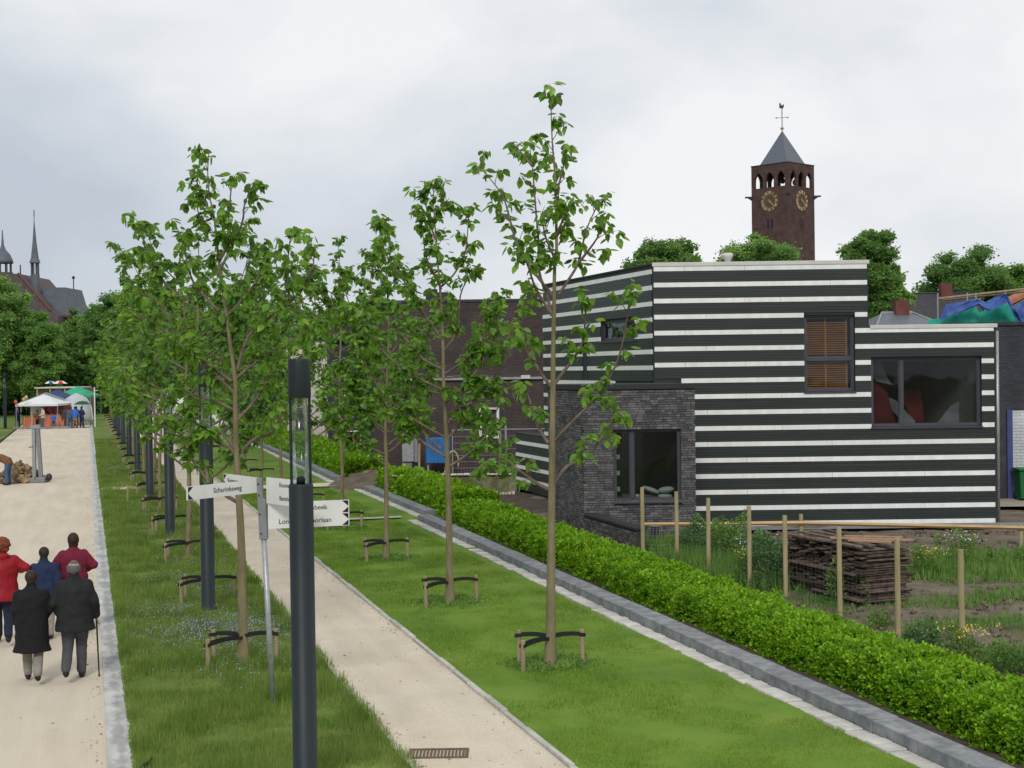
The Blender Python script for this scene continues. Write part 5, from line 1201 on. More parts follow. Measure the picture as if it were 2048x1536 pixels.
bush(11.5, 31.0, .6, .55, 1300, M_weed, .06, 'broad green weed patch near the right edge', )
bush(12.3, 31.6, .6, .5, 1300, M_weed, .06, 'grassy green clump at the far right beside the rail')
bush(8.9, 30.2, .5, .6, 1300, M_weed, .06, 'green weeds right of the plank stack dotted with yellow', flower=M_yellow)
bush(3.0, 35.2, .45, .30, 700, M_weed, .05, 'small weeds at the end of the low brick wall')
for i, (x, y, h) in enumerate(((10.2, 31.8, .95), (10.5, 30.9, .8), (9.4, 31.0, .85), (6.25, 27.0, 1.1), (6.6, 26.3, .8), (4.7, 31.6, 1.2), (5.0, 32.6, 1.25))):
    bush(x, y, .06, h, 120, M_weed, .07, '%s tall single weed stalk, counted from the right-hand weeds' % ORD[i], 'weed_stalk', stems=2)
# ================================================================= SITE BEHIND THE HEDGE
mw = thing('old_garden_wall', (*C(-4.4, 50.6), 0), -A, 'low crumbling moss-covered wall between hedge and striped house', 'wall')
V = []; F = []; n = 40
for i in range(n+1):
    x = 4.45*i/n
    for j in range(7):
        z = -.1+.82*j/6; V.append((x, -.05*noise.noise(Vector((x*3, z*6, 1)))+(.0 if j else -.06), z+.03*noise.noise(Vector((x*5, z*4, 7)))))
    V.append((x, .35, .72))
for i in range(n):
    for j in range(7): a = i*8+j; F.append((a, a+8, a+9, a+1))
obj('wall_body', npmesh('wall_body', V, F), M_mosswall, mw)
for i in range(19):
    x = .02+i*.235
    MB().box(x, x+.22, -.09-U(0, .03), .3, .725, .765+U(-.01, .02)).build('cap_stone', M_stone, mw, bevel=.012)
for i in range(24):
    x = 1.7+i*.115+U(-.02, .02)
    MB().box(x, x+.10, -.14-U(0, .04), .02, -.06, .10+U(-.03, .03)).build('foot_stone', M_stone, mw, bevel=.015)
sheet('soil_bank', 12.2, 16.3, 41.8, 49, .03, M_soil2, 20, 30, .05, .8)
# cabinets
cb = thing('blue_cabinet', (*C(-3.75, 60.2), 0), -A, 'blue two-door utility cabinet standing on legs before the dark house', 'cabinet')
MB().box(0, 1.05, 0, .45, .50, 1.62).build('body', M_bluebox, cb, bevel=.02)
for x in (.02, .53): MB().box(x, x+.5, -.03, -.001, .53, 1.59).build('door', M_bluebox, cb, bevel=.01)
for x in (.05, .93): MB().box(x, x+.07, .1, .3, 0, .498).build('leg', M_galv, cb)
gc = thing('grey_cabinet', (*C(-4.75, 60.0), 0), -A, 'narrow pale grey meter cabinet left of the blue one', 'cabinet')
MB().box(0, .5, 0, .4, .62, 1.85).build('body', M_galv, gc, bevel=.015); MB().box(.52, .66, .05, .35, .6, 1.8).build('side_door', M_postgrey, gc); MB().box(.1, .4, .1, .3, -.1, .618).build('plinth', M_postgrey, gc)
hs = thing('hose_post', (*C(-2.62, 58.8), 0), -A, 'brown post with a yellow hose looped over its top', 'hose post')
MB().tube([(0, 0, 0), (0, 0, 1.0)], .07, 8).build('post', M_old, hs)
M_hose = mat('yellow_hose', (.45, .38, .15), (.55, .47, .2), scale=5, rough=.6)
MB().tube(smoothpts([(-.35, .0, .02), (-.2, -.05, .4), (-.08, -.08, .9), (.05, -.05, 1.12), (.22, 0, 1.05), (.33, .0, .75), (.3, 0, .45)]), .035, 6).build('hose', M_hose, hs, smooth=True)
def heras(x0, x1, y, lab):
    t = thing('site_fence', (*C(x0, y), 0), -A, lab, 'site fence', 'mesh site fence panels before the dark house'); w = x1-x0
    for x in (0, w): MB().tube([(x, 0, .05), (x, 0, 2.05)], .024, 6).build('upright', M_galv, t)
    for z in (.2, 2.04): MB().tube([(0, 0, z), (w, 0, z)], .022, 6).build('rail', M_galv, t)
    m = MB()
    for k in range(1, int(w/.12)): m.tube([(k*.12, 0, .2), (k*.12, 0, 2.04)], .0025, 3, cap=False)
    for k in range(1, 7): m.tube([(0, 0, .2+k*.26), (w, 0, .2+k*.26)], .003, 3, cap=False)
    m.build('mesh_panel', M_wire, t, kind='stuff')
    for x in (0, w): MB().box(x-.12, x+.12, -.35, .35, 0, .14).build('foot_block', M_asph, t)
heras(-2.5, -.55, 58, 'left site fence panel before the white-framed window')
heras(-.5, 1.6, 58, 'right site fence panel disappearing behind the striped house')
# stakes along the path bed beyond
ff = thing('stake_fence', (13.0, 56, 0), 0, 'far row of thin stakes with wire behind the far hedge', 'fence')
for k in range(18):
    MB().tube([(0, k*2.9, -.1), (U(-.04, .04), k*2.9, 1.5+U(-.1, .1))], .05, 8).build('post', M_fpost, ff)
m = MB()
for z in (.3, .6, .9): m.tube([(0, 0, z), (0, 49, z)], .004, 3, cap=False)
m.build('line_wire', M_thin, ff)
rb = thing('ribbon_pole', (*C(-4.95, 62), 0), -A, 'thin pole with red and white barrier tape fluttering from it', 'pole')
MB().tube([(0, 0, 0), (.02, 0, 1.9)], .035, 8).build('pole', M_fpost, rb)
for k, (z, mm) in enumerate(((.95, M_redd), (.75, M_whitep), (.55, M_redd), (.3, M_redd))):
    M_r = mat('red_tape', (.6, .06, .05), rough=.5) if k == 0 else M_r
    MB().tube([(-.02, -.04, z+.16), (-.14, -.06, z+.02), (-.2, -.03, z-.14)], .055, 4, flat=.15).build('tape', M_r if mm is M_redd else mm, rb)
# digger and its surroundings
M_org = mat('orange_machine_paint', (.48, .12, .03), (.56, .17, .05), scale=2, rough=.5)
dg_ = thing('skip_container', (*C(-14.2, 99), 0), -A, 'orange-red building skip seen under the tree crowns', 'skip')
MB().prism([(0, .5), (.5, 0), (3.4, 0), (3.9, .5), (4.1, 1.55), (-.2, 1.55)], 0, 1.8).build('body', M_org, dg_)
for k in range(6): MB().box(.1+k*.65, .2+k*.65, -.06, -.001, .5, 1.5).build('rib', M_org, dg_)
MB().tube([(-.2, -.03, 1.56), (4.1, -.03, 1.56)], .06, 6).build('rim', M_org, dg_)
rw = thing('road_barrier', (*C(-14.8, 97), 0), -A, 'red and white striped barrier board above the orange skip', 'barrier')
for k in range(10): MB().prism([(k*.24, 2.0), (k*.24+.13, 2.0), (k*.24+.2, 2.22), (k*.24+.07, 2.22)], -.02, .02).build('red_stripe', M_r, rw)
MB().box(-.05, 2.5, .021, .05, 1.98, 2.24).build('board', M_whitep, rw)
for x in (.1, 2.2): MB().tube([(x, .1, 0), (x, .1, 2.2)], .04, 6).build('leg', M_galv, rw)
sh = thing('earth_bank', (*C(-16, 108), 0), -A); bpy.data.objects.remove(sh)
V = []; F = []
for j in range(21):
    for i in range(41):
        x = -17+i*.45; y = 103+j*.6; r = math.sin(math.pi*i/40)*math.sin(math.pi*j/20)
        V.append((*C(x, y), 2.9*r+.3*noise.noise(Vector((x, y, 2)))))
for j in range(20):
    for i in range(40): a = j*41+i; F.append((a, a+1, a+42, a+41))
obj('earth_bank', npmesh('earth_bank', V, F), M_soil, label='heaped brown earth bank behind the orange skip', cat='earth heap')
# white party tents seen between the trunks
def tent(name, x0, x1, y0, y1, ze, zr, m, lab, legs=True, sides=(), cat='tent', peak=None, valance=.18):
    t = thing(name, (*C((x0+x1)/2, (y0+y1)/2), 0), -A, lab, cat); w, l = (x1-x0)/2, (y1-y0)/2
    c = MB(); k = 8; V = []
    def zz(u, v): r = max(abs(u), abs(v)); return ze+(zr-ze)*(1-r)**1.15
    for j in range(k+1):
        for i in range(k+1): u, v = -1+2*i/k, -1+2*j/k; c.v.append((u*w, v*l, zz(u, v)))
    for j in range(k):
        for i in range(k): a = j*(k+1)+i; c.f.append((a, a+1, a+k+2, a+k+1))
    o = len(c.v); pts = [(-w, -l), (w, -l), (w, l), (-w, l)]
    for (x, y) in pts: c.v += [(x, y, ze), (x, y, ze-valance)]
    for i in range(4): a, b = o+2*i, o+2*((i+1) % 4); c.f.append((a, b, b+1, a+1))
    me = c.mesh('canopy'); obj('canopy', me, m, t)
    if legs:
        for (x, y) in pts: MB().tube([(x*.97, y*.97, 0), (x*.97, y*.97, ze)], .035, 6).build('leg', M_galv, t)
    for s_ in sides:
        q = MB()
        if s_ == 'b': q.box(-w*.96, w*.96, l*.95, l*.96, .05, ze-.05)
        if s_ == 'f': q.box(-w*.96, w*.96, -l*.96, -l*.95, .05, ze-.05)
        if s_ == 'l': q.box(-w*.96, -w*.95, -l*.95, l*.95, .05, ze-.05)
        if s_ == 'r': q.box(w*.95, w*.96, -l*.95, l*.95, .05, ze-.05)
        q.build('side_sheet', m, t)
    return t
M_tentw = mat('white_canvas', (.66, .67, .68), (.74, .75, .76), scale=1, rough=.7)
M_tentg = mat('grey_green_canvas', (.16, .22, .19), (.20, .27, .23), scale=1, rough=.7)
M_tentn = mat('navy_canvas', (.03, .04, .12), (.04, .06, .17), scale=1, rough=.7)
M_tentgr = mat('bright_green_canvas', (.03, .30, .17), (.05, .38, .22), scale=1, rough=.7)
M_tentgy = mat('light_grey_canvas', (.42, .44, .45), (.50, .52, .53), scale=1, rough=.7)
tent('party_tent', -25.2, -22.6, 96, 101, 2.2, 3.4, M_tentw, 'left white party tent with closed sides glimpsed behind the tree trunks', sides='bflr')
tent('party_tent', -22.3, -20.2, 98, 102, 2.3, 3.3, M_tentw, 'right white party tent with closed sides beside the far tree trunks', sides='bflr')
# ================================================================= STREET MARKET at the end of the lane
tent('market_tent', -42.0, -38.4, 118.3, 122, 2.05, 2.85, M_tentw, 'white pop-up gazebo at the left front of the street market', sides='b', cat='gazebo')
tent('market_tent', -43.6, -40.3, 124, 128, 2.15, 2.95, M_tentg, 'grey-green market tent behind the white gazebo', cat='gazebo')
tent('market_tent', -43.9, -41.4, 129.5, 133, 2.4, 3.15, M_tentn, 'navy blue market tent between the grey-green and bright green ones', cat='gazebo')
tent('market_tent', -43.4, -39.9, 132.5, 136, 2.5, 3.4, M_tentgr, 'bright green market tent, tallest of the canopies at the lane end', cat='gazebo')
dm = thing('dome_tent', (*C(-38.75, 124.5), 0), -A, 'light grey rounded tent below the bright green canopy', 'tent')
MB().lathe([(1.35, 0), (1.38, .9), (1.25, 1.7), (.95, 2.3), (.5, 2.65), (.05, 2.75)], 18, sy=1.0).build('shell', M_tentgy, dm, smooth=True)
MB().tube([(-1.4, 0, .5), (-1.3, 0, 1.6), (-.9, 0, 2.35), (0, -.1, 2.8), (.9, 0, 2.35), (1.3, 0, 1.6), (1.4, 0, .5)], .05, 6).build('hoop', M_tentw, dm)
def parasol(x, y, z, r, cols, lab, hang=None):
    t = thing('parasol', (*C(x, y), 0), -A, lab, 'parasol'); n = 8
    for k in range(n):
        a0, a1 = 2*math.pi*k/n, 2*math.pi*(k+1)/n; m = MB(); R = [(0, 0, z+r*.42)]
        for rr, dz in ((.5, .33), (1, 0)):
            R += [(r*rr*math.cos(a0), r*rr*math.sin(a0), z+r*dz), (r*rr*math.cos(a1), r*rr*math.sin(a1), z+r*dz)]
        m.v = R; m.f = [(0, 1, 2), (1, 3, 4, 2)]; obj('panel', m.mesh('panel'), cols[k % len(cols)], t)
    MB().tube([(0, 0, 0), (0, 0, z+r*.42)], .025, 6).build('pole', M_galv, t)
M_pr = mat('parasol_red', (.5, .03, .04), rough=.7); M_pb = mat('parasol_blue', (.05, .10, .35), rough=.7)
parasol(-46.15, 140, 3.62, .62, [M_pr, M_whitep, M_pb, M_whitep], 'left striped red, white and blue parasol above the wooden kiosk')
parasol(-45.05, 139.6, 3.60, .72, [M_pr, M_whitep, M_whitep], 'right red and white parasol above the wooden kiosk')
parasol(-36.55, 119, 1.95, .75, [mat('dark_green_cloth', (.02, .10, .05), rough=.7)], 'dark green umbrella held low among the market visitors')
ks = thing('wooden_kiosk', (*C(-48.3, 142), 0), -A, 'wooden kiosk with a flat roof line at the end of the market', 'kiosk')
M_kw = mat('kiosk_timber', (.16, .12, .09), (.22, .17, .12), scale=3, rough=.9)
MB().box(0, 4.6, .5, 4, 0, 3.1).build('wall', M_kw, ks); MB().box(-.1, 4.4, -.2, 4.2, 3.12, 3.24).build('roof', M_coping, ks)
for x in (.1, 1.4, 2.9, 4.3): MB().box(x, x+.12, -.1, .02, 0, 3.1).build('post', M_fpost, ks)
MB().box(1.6, 2.8, .45, .495, 1.0, 2.5).build('hatch', M_plaster, ks); MB().box(3.1, 4.1, .45, .495, .9, 2.7).build('hatch', M_black, ks)
# orange mesh barrier and boards lying across the lane
M_om = mat('orange_plastic', (.50, .15, .08), (.58, .22, .13), scale=4, rough=.6)
def cloth2(name, x0, x1, y, z0, z1, m, lab, cat, parent=None):
    V = []; F = []; n = 20
    for i in range(n+1):
        x = x0+(x1-x0)*i/n
        for j in range(5): z = z0+(z1-z0)*j/4; p = C(x, y+.12*math.sin(i*1.1)+.05*j); V.append((*p, z+(.06*math.sin(i*1.7) if j == 4 else 0)))
    for i in range(n):
        for j in range(4): a = i*5+j; F.append((a, a+5, a+6, a+1))
    return obj(name, npmesh(name, V, F), m, label=lab, cat=cat)
cloth2('safety_mesh', -40.9, -38.2, 119.2, .05, 1.15, M_om, 'orange plastic safety mesh under the white gazebo', 'safety mesh')
cloth2('safety_mesh', -41.3, -40.6, 118.0, .02, .95, M_om, 'piece of orange mesh bunched left of the seated man', 'safety mesh')
cloth2('market_cloth', -40.6, -38.3, 121, 1.0, 2.0, mat('pink_goods', (.55, .18, .2), (.3, .08, .1), scale=3, rough=.8), 'pink and red clothes hung for sale under the white gazebo', 'clothes')
for (x, y, L, lab) in ((-41.8, 117.0, 3.0, 'left grey kerb beam lying across the lane before the market'), (-38.9, 117.1, 1.9, 'right grey kerb beam lying across the lane before the market')):
    o = MB().box(0, L, 0, .3, 0, .16).build('kerb_beam', M_kerb, label=lab, cat='kerb beam', bevel=.02); o.location = (*C(x, y), .005); o.rotation_euler = (0, 0, -A)
for (x, z, mm, lab) in ((-41.9, 2.25, mat('balloon_red', (.6, .08, .06), rough=.4), 'red balloon at the left corner of the white gazebo'), (-41.2, 2.45, mat('balloon_yellow', (.65, .5, .08), rough=.4), 'yellow balloon above the white gazebo'), (-41.0, 2.62, mat('balloon_pink', (.65, .35, .38), rough=.4), 'pink balloon above the yellow one')):
    t = thing('balloon', (*C(x, 118.1), 0), -A, lab, 'balloon'); MB().ell((0, 0, z), (.15, .15, .18)).build('bladder', mm, t, smooth=True); MB().tube([(0, 0, z-.17), (.2, .1, z-.9)], .006, 3).build('string', M_whitep, t)
parasol(-43.4, 118, .75, .5, [mat('cyan_cloth', (.03, .3, .6), rough=.6)], 'small bright blue sunshade on the grass at the left edge')
# bicycle
def bicycle(loc, rz, lab):
    t = thing('bicycle', loc, rz, lab, 'bicycle')
    for x in (-.53, .53):
        w = MB(); n = 24; pts = [(x+.34*math.cos(2*math.pi*k/n), 0, .34+.34*math.sin(2*math.pi*k/n)) for k in range(n+1)]; w.tube(pts, .02, 6, cap=False, flatdir=(0, 1, 0)); wh_ = w.build('wheel', M_black, t)
        s_ = MB()
        for k in range(10): a = math.pi*2*k/10; s_.tube([(x, 0, .34), (x+.33*math.cos(a), 0, .34+.33*math.sin(a))], .003, 3, cap=False)
        s_.build('spokes', M_galv, wh_)
    f = MB()
    for a, b in (((-.53, .34), (-.15, .30)), ((-.15, .30), (-.28, .85)), ((-.53, .34), (-.26, .78)), ((-.26, .78), (.33, .82)), ((-.15, .30), (.36, .74)), ((.30, .95), (.53, .34))): f.tube([(a[0], 0, a[1]), (b[0], 0, b[1])], .018, 6)
    f.build('frame', M_iron, t); MB().ell((-.3, 0, .9), (.13, .07, .04)).build('saddle', M_black, t)
    MB().tube([(.2, -.28, 1.0), (.3, -.1, 1.0), (.3, .1, 1.0), (.2, .28, 1.0)], .015, 6).build('handlebar', M_galv, t); MB().tube([(-.15, -.1, .2), (-.15, .1, .4)], .02, 6).build('pedals', M_iron, t)
bicycle((*C(-36.35, 117.6), .0), -A+.25, 'bicycle held beside the group in blue at the end of the lane')
# firewood heap and the double post on its block
logm = []
for k in range(5):
    m = MB(); n = 5+k % 3; R = [.075*U(.7, 1.2) for _ in range(n)]
    for x in (-.2, .2):
        for j in range(n): a = 2*math.pi*j/n; m.v.append((x, R[j]*math.cos(a), R[j]*math.sin(a)))
    for j in range(n): m.f.append((j, (j+1) % n, n+(j+1) % n, n+j))
    m.f += [tuple(range(n))[::-1], tuple(range(n, 2*n))]; me = m.mesh('log'); me.materials.append(M_log); logm.append(me)
LX, LY = -21.05, 59.6
for i in range(150):
    a = U(0, 6.283); r = U(0, 1)**.6; x = LX+math.cos(a)*r*1.15; y = LY+math.sin(a)*r*.9; z = max(.06, (1-r)*.85*U(.55, 1.0)+.05)
    o = obj('split_log', logm[i % 5], None, None, 'split firewood log in the untidy heap beside the bending man', 'log', 'split logs heaped at the left edge of the lane', None, (*C(x, y), z), (U(-.5, .5), U(-.45, .45), U(0, 3.14))); s_ = U(.8, 1.3); o.scale = (s_*1.1, s_, s_)
dp = thing('folding_post_stand', (*C(-20.1, 59.3), 0), -A, 'pair of grey metal uprights standing on a concrete foot beside the firewood', 'post stand')
MB().box(-.42, .32, -.28, .28, 0, .22).build('foot_block', M_postgrey, dp, bevel=.03); MB().box(-.75, -.44, -.15, .15, 0, .2).build('foot_block', M_iron, dp, bevel=.02); MB().ell((.42, 0, .22), (.14, .12, .16)).build('knob', M_iron, dp)
MB().box(-.26, -.12, -.07, .07, .22, 2.28).build('upright', M_galv, dp); MB().prism([(.0, .22), (.16, .22), (.06, 2.28), (-.10, 2.28)], -.06, .06).build('upright', M_postgrey, dp)
MB().prism([(-.34, 2.285), (.12, 2.29), (.05, 2.46), (-.30, 2.42)], -.09, .09).build('head', M_galv, dp); MB().tube([(-.4, -.05, 1.5), (-.2, -.08, 1.52)], .02, 6).build('handle', M_iron, dp)

# ================================================================= BACKGROUND TREES
def crown_tree(x, y, h, rx, rz, n, size, lab, m=M_bgleaf, seed=0, trunk=True, group='background trees', clumps=85, low=0.0, name='broadleaf_tree'):
    t = thing(name, (*C(x, y), 0), U(0, 6), lab, 'tree', group); rg = np.random.default_rng(seed+5); cz = h-rz
    K = clumps; n = int(n*2.6); d = rg.normal(0, 1, (K, 3)); d /= np.linalg.norm(d, axis=1)[:, None]; rad = (rg.uniform(.2, 1, K)**.55*.92)[:, None]
    cc = d*rad*np.array([rx, rx, rz]); cc[:, 2] = cc[:, 2]+cz; cr = rg.uniform(.17, .32, K)*rx*(1.05-.2*np.abs(d[:, 2]))
    w = cr**2; w /= w.sum(); idx = rg.choice(K, n, p=w)
    q = rg.normal(0, 1, (n, 3)); q /= np.linalg.norm(q, axis=1)[:, None]; q[:, 2] = np.where(rg.random(n) < .6, np.abs(q[:, 2]), q[:, 2])
    P = cc[idx]+q*cr[idx][:, None]*(np.where(rg.random(n) < .12, rg.uniform(1.0, 1.4, n), rg.uniform(.70, 1.08, n))+.16*np.sin(q[:, 0]*5+idx)*np.cos(q[:, 2]*6+idx*2))[:, None]*np.array([1, 1, .85])
    keep = P[:, 2] > low; P = P[keep]; q = q[keep]; n2 = len(P)
    R = frames(np.arctan2(q[:, 1], q[:, 0])+rg.normal(0, .6, n2), rg.uniform(-.9, .6, n2), rg.normal(0, .7, n2))
    obj('foliage', scatter('foliage', P, size*.52*rg.uniform(.6, 1.4, n2), R, QUAD_V*np.array([1.5, 1, 1]), QUAD_F), m, t, kind='stuff')
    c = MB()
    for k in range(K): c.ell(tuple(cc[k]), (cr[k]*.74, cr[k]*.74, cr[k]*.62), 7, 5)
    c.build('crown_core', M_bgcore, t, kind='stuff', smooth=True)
    if trunk:
        b = MB(); b.tube([(0, 0, -.2), (.1, .05, cz*.5), (0, 0, cz+.2*rz)], [rx*.09, rx*.07, rx*.04], 8); b.build('trunk', M_bark, t)
        for k in range(5): b = MB(); b.tube([(0, 0, cz*.6), tuple(cc[k]*.5+np.array([0, 0, cz*.4])), tuple(cc[k])], [rx*.045, rx*.03, rx*.01], 6); b.build('limb', M_bark, t)
    return t
# behind the striped house
crown_tree(10.2, 92, 13.0, 2.6, 2.9, 9000, .30, 'rounded tree crown just above the left part of the striped roof', seed=1)
crown_tree(16.6, 94, 13.5, 2.7, 2.8, 9000, .30, 'tree crown at the foot of the clock tower', seed=2, m=M_bgleaf2)
crown_tree(22.7, 88, 13.3, 2.3, 3.4, 11000, .28, 'tall dark tree right of the striped house roof', seed=3)
crown_tree(23.3, 88, 10.6, 2.0, 2.9, 8000, .28, 'lighter lower tree in front of the tall dark one', seed=4, m=M_bgleaf2)
crown_tree(38.5, 118, 14.4, 3.6, 4.2, 10000, .36, 'broad dark tree behind the dark tiled roof', seed=5)
crown_tree(43.0, 120, 13.6, 3.2, 3.8, 9000, .36, 'rounded lighter tree near the right edge above the roofs', seed=6, m=M_bgleaf2)
crown_tree(47.5, 124, 14.0, 3.4, 4.4, 8000, .38, 'dark tree cut by the right edge above the orange roof', seed=7)
crown_tree(34.5, 122, 10.6, 2.6, 3.2, 6000, .36, 'small lighter green tree between the tall tree and the dark roof', seed=8, m=M_bgleaf2)  # drawn in the lighter far-leaf green
# far end of the lane
L_ = [(-55.8, 150, 16.0, 5.0, 7.0, 15000, .42, 'big round tree at the left edge below the church', M_bgleaf2),
 (-50.3, 149, 11.2, 2.8, 4.8, 12000, .34, 'upright lighter green tree right behind the market kiosk', M_bgleaf2),
 (-53.4, 176, 13.4, 4.0, 5.2, 9000, .45, 'dark tree behind the market at the end of the lane', M_bgleaf),
 (-48.0, 170, 14.4, 4.2, 6.4, 12000, .45, 'tall dark tree closing the left side of the lane', M_bgleaf),
 (-44.0, 166, 14.3, 4.2, 6.6, 12000, .45, 'dark tree in the middle of the lane end', M_bgleaf),
 (-40.0, 172, 14.0, 4.4, 6.8, 11000, .45, 'dark tree above the green market tent', M_bgleaf),
 (-35.0, 165, 13.0, 4.2, 6.3, 9000, .45, 'dark tree right of the green market tent', M_bgleaf),
 (-29.5, 168, 13.2, 4.4, 6.4, 7000, .5, 'first dark tree seen through the left row of crowns', M_bgleaf),
 (-23.0, 166, 12.6, 4.4, 6.1, 7000, .5, 'second dark tree seen through the left row of crowns', M_bgleaf),
 (-16.5, 170, 12.8, 4.6, 6.2, 7000, .5, 'third dark tree seen through the left row of crowns', M_bgleaf),
 (-60.0, 160, 13.5, 4.6, 6.5, 6000, .5, 'tree beyond the left edge behind the young roadside trees', M_bgleaf),
 (-60.0, 240, 20.2, 4.6, 7.0, 5000, .6, 'pale green tall tree behind the dark trees right of the church', M_bgleaf2)]  # last tree has the lighter leaf colour, nothing hazes it
for i, (x, y, h, rx, rz, n, sz, lab, mm) in enumerate(L_): crown_tree(x, y, h, rx, rz, n, sz, lab, mm, seed=20+i, clumps=90, low=.3)
# shrubbery closing the gaps below the far crowns
def mass(name, x0, x1, y, h, n, sz, lab, m=M_bgleaf):
    rg = np.random.default_rng(int(abs(x0)*7)); x = rg.uniform(x0, x1, n); k = np.array([noise.noise(Vector((a*.5, 1.5, y))) for a in x])
    z = rg.random(n)**.8*h*(1+.35*k); yy = y+rg.uniform(-1, 1, n)*1.2*(1-.5*z/h)-1
    P = np.array([(*C(a, b), c) for a, b, c in zip(x, yy, z)]); R = frames(rg.uniform(3.6, 5.8, n), rg.uniform(-.8, .8, n), rg.normal(0, .6, n))
    t = thing(name, (0, 0, 0), 0, lab, 'shrubs'); obj('foliage', scatter('foliage', P, sz*rg.uniform(.6, 1.4, n), R, QUAD_V*np.array([1.5, 1, 1]), QUAD_F), m, t, kind='stuff')
    V = []; F = []; N = int((x1-x0)/1.2)
    for i in range(N+1):
        a = x0+(x1-x0)*i/N; hh = h*.8*(1+.35*noise.noise(Vector((a*.5, 1.5, y))))
        V += [(*C(a, y-.6), -.2), (*C(a, y-.5), hh*.8), (*C(a, y), hh), (*C(a, y+1), -.2)]
    for i in range(N):
        for j in range(3): b = i*4+j; F.append((b, b+4, b+5, b+1))
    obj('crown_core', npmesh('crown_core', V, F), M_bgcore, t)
mass('shrub_belt', -62, -8, 158, 5.2, 26000, .45, 'dark shrub belt closing the end of the lane behind the market')
mass('shrub_belt', -18, 4, 132, 3.4, 8000, .4, 'green shrubs beyond the building site')
mass('shrub_belt', 14.5, 60, 104, 6.0, 16000, .4, 'shrubs and garden greenery behind the right-hand roofs')
# reddish bare-looking young tree at far left and lane-side bollard lamp
lampw = thing('flag_pole', (*C(-35.5, 119), 0), 0, 'plain white pole beside the lane at the market', 'pole'); MB().tube([(0, 0, 0), (0, 0, 3.4)], .06, 8).build('shaft', M_whitep, lampw); MB().tube([(0, 0, 3.1), (.3, 0, 3.12)], .03, 6).build('bracket', M_whitep, lampw)
# ================================================================= PEOPLE
def voxel(mb, size, smooth=4, lump=0, seed=0, lscale=9):
    me = mb.mesh('raw'); bm = bmesh.new(); bm.from_mesh(me); bmesh.ops.recalc_face_normals(bm, faces=bm.faces); bm.to_mesh(me); bm.free()
    o = bpy.data.objects.new('raw', me); TS_.collection.objects.link(o)
    r = o.modifiers.new('r', 'REMESH'); r.mode = 'VOXEL'; r.voxel_size = size; r.use_smooth_shade = True
    if smooth: s = o.modifiers.new('s', 'SMOOTH'); s.iterations = smooth; s.factor = .5
    TV_.update()
    out = bpy.data.meshes.new_from_object(o.evaluated_get(TV_.depsgraph))
    bpy.data.objects.remove(o); bpy.data.meshes.remove(me)
    if lump:
        nv = len(out.vertices); co = np.empty(nv*3, dtype=np.float32); no = np.empty(nv*3, dtype=np.float32)
        out.vertices.foreach_get('co', co); out.vertices.foreach_get('normal', no); co = co.reshape(-1, 3); no = no.reshape(-1, 3)
        w = np.array([noise.noise(Vector((c[0]*lscale+seed, c[1]*lscale, c[2]*lscale)))+.5*noise.noise(Vector((c[0]*lscale*.8, c[1]*lscale*.8, c[2]*lscale*1.3+seed))) for c in co.tolist()], dtype=np.float32)
        co += no*(w*lump)[:, None]; out.vertices.foreach_set('co', co.ravel()); out.update()
    out.polygons.foreach_set('use_smooth', [True]*len(out.polygons))
    return out
def rings(mb, rs, n=20):
    """closed loft of horizontal ellipses: (cx,cy,z,rx,ry)"""
    o = len(mb.v)
    for (cx, cy, z, rx, ry) in rs:
        for j in range(n): t = 2*math.pi*j/n; mb.v.append((cx+rx*math.cos(t), cy+ry*math.sin(t), z))
    for i in range(len(rs)-1):
        for j in range(n): mb.f.append((o+i*n+j, o+i*n+(j+1) % n, o+(i+1)*n+(j+1) % n, o+(i+1)*n+j))
    mb.f.append(tuple(o+j for j in range(n))[::-1]); mb.f.append(tuple(o+(len(rs)-1)*n+j for j in range(n)))
def limb(mb, pts, rad, n=12):
    mb.tube(pts, rad, n)
    for p, r in zip(pts, rad): mb.ell(tuple(p), (r, r, r), n, 6)
def hand(mb, w, d, up, side, fine=True):
    """palm and five fingers from wrist w, pointing along d, palm facing up-vector; side=+1 thumb towards +side dir"""
    d = Vector(d).normalized(); up = Vector(up).normalized(); s = d.cross(up).normalized()*side; w = Vector(w)
    pal = w+d*.05; M = Matrix((s, d, up)).transposed(); mb.ell(tuple(pal), (.040, .052, .017), 12, 7, M=M)
    for i, (off, L) in enumerate(((-.031, .062), (-.011, .074), (.010, .080), (.030, .072))):
        b = w+d*.085+s*off; q = b+d*L*.55-up*.012; e = q+d*L*.35-up*.028
        limb(mb, [b-d*.02, b, q, e], [.0105, .010, .0095, .008], 8)
    b = w+d*.03+s*.036; limb(mb, [b-s*.015, b+d*.025+s*.012, b+d*.055+s*.010-up*.012], [.012, .011, .009], 8)
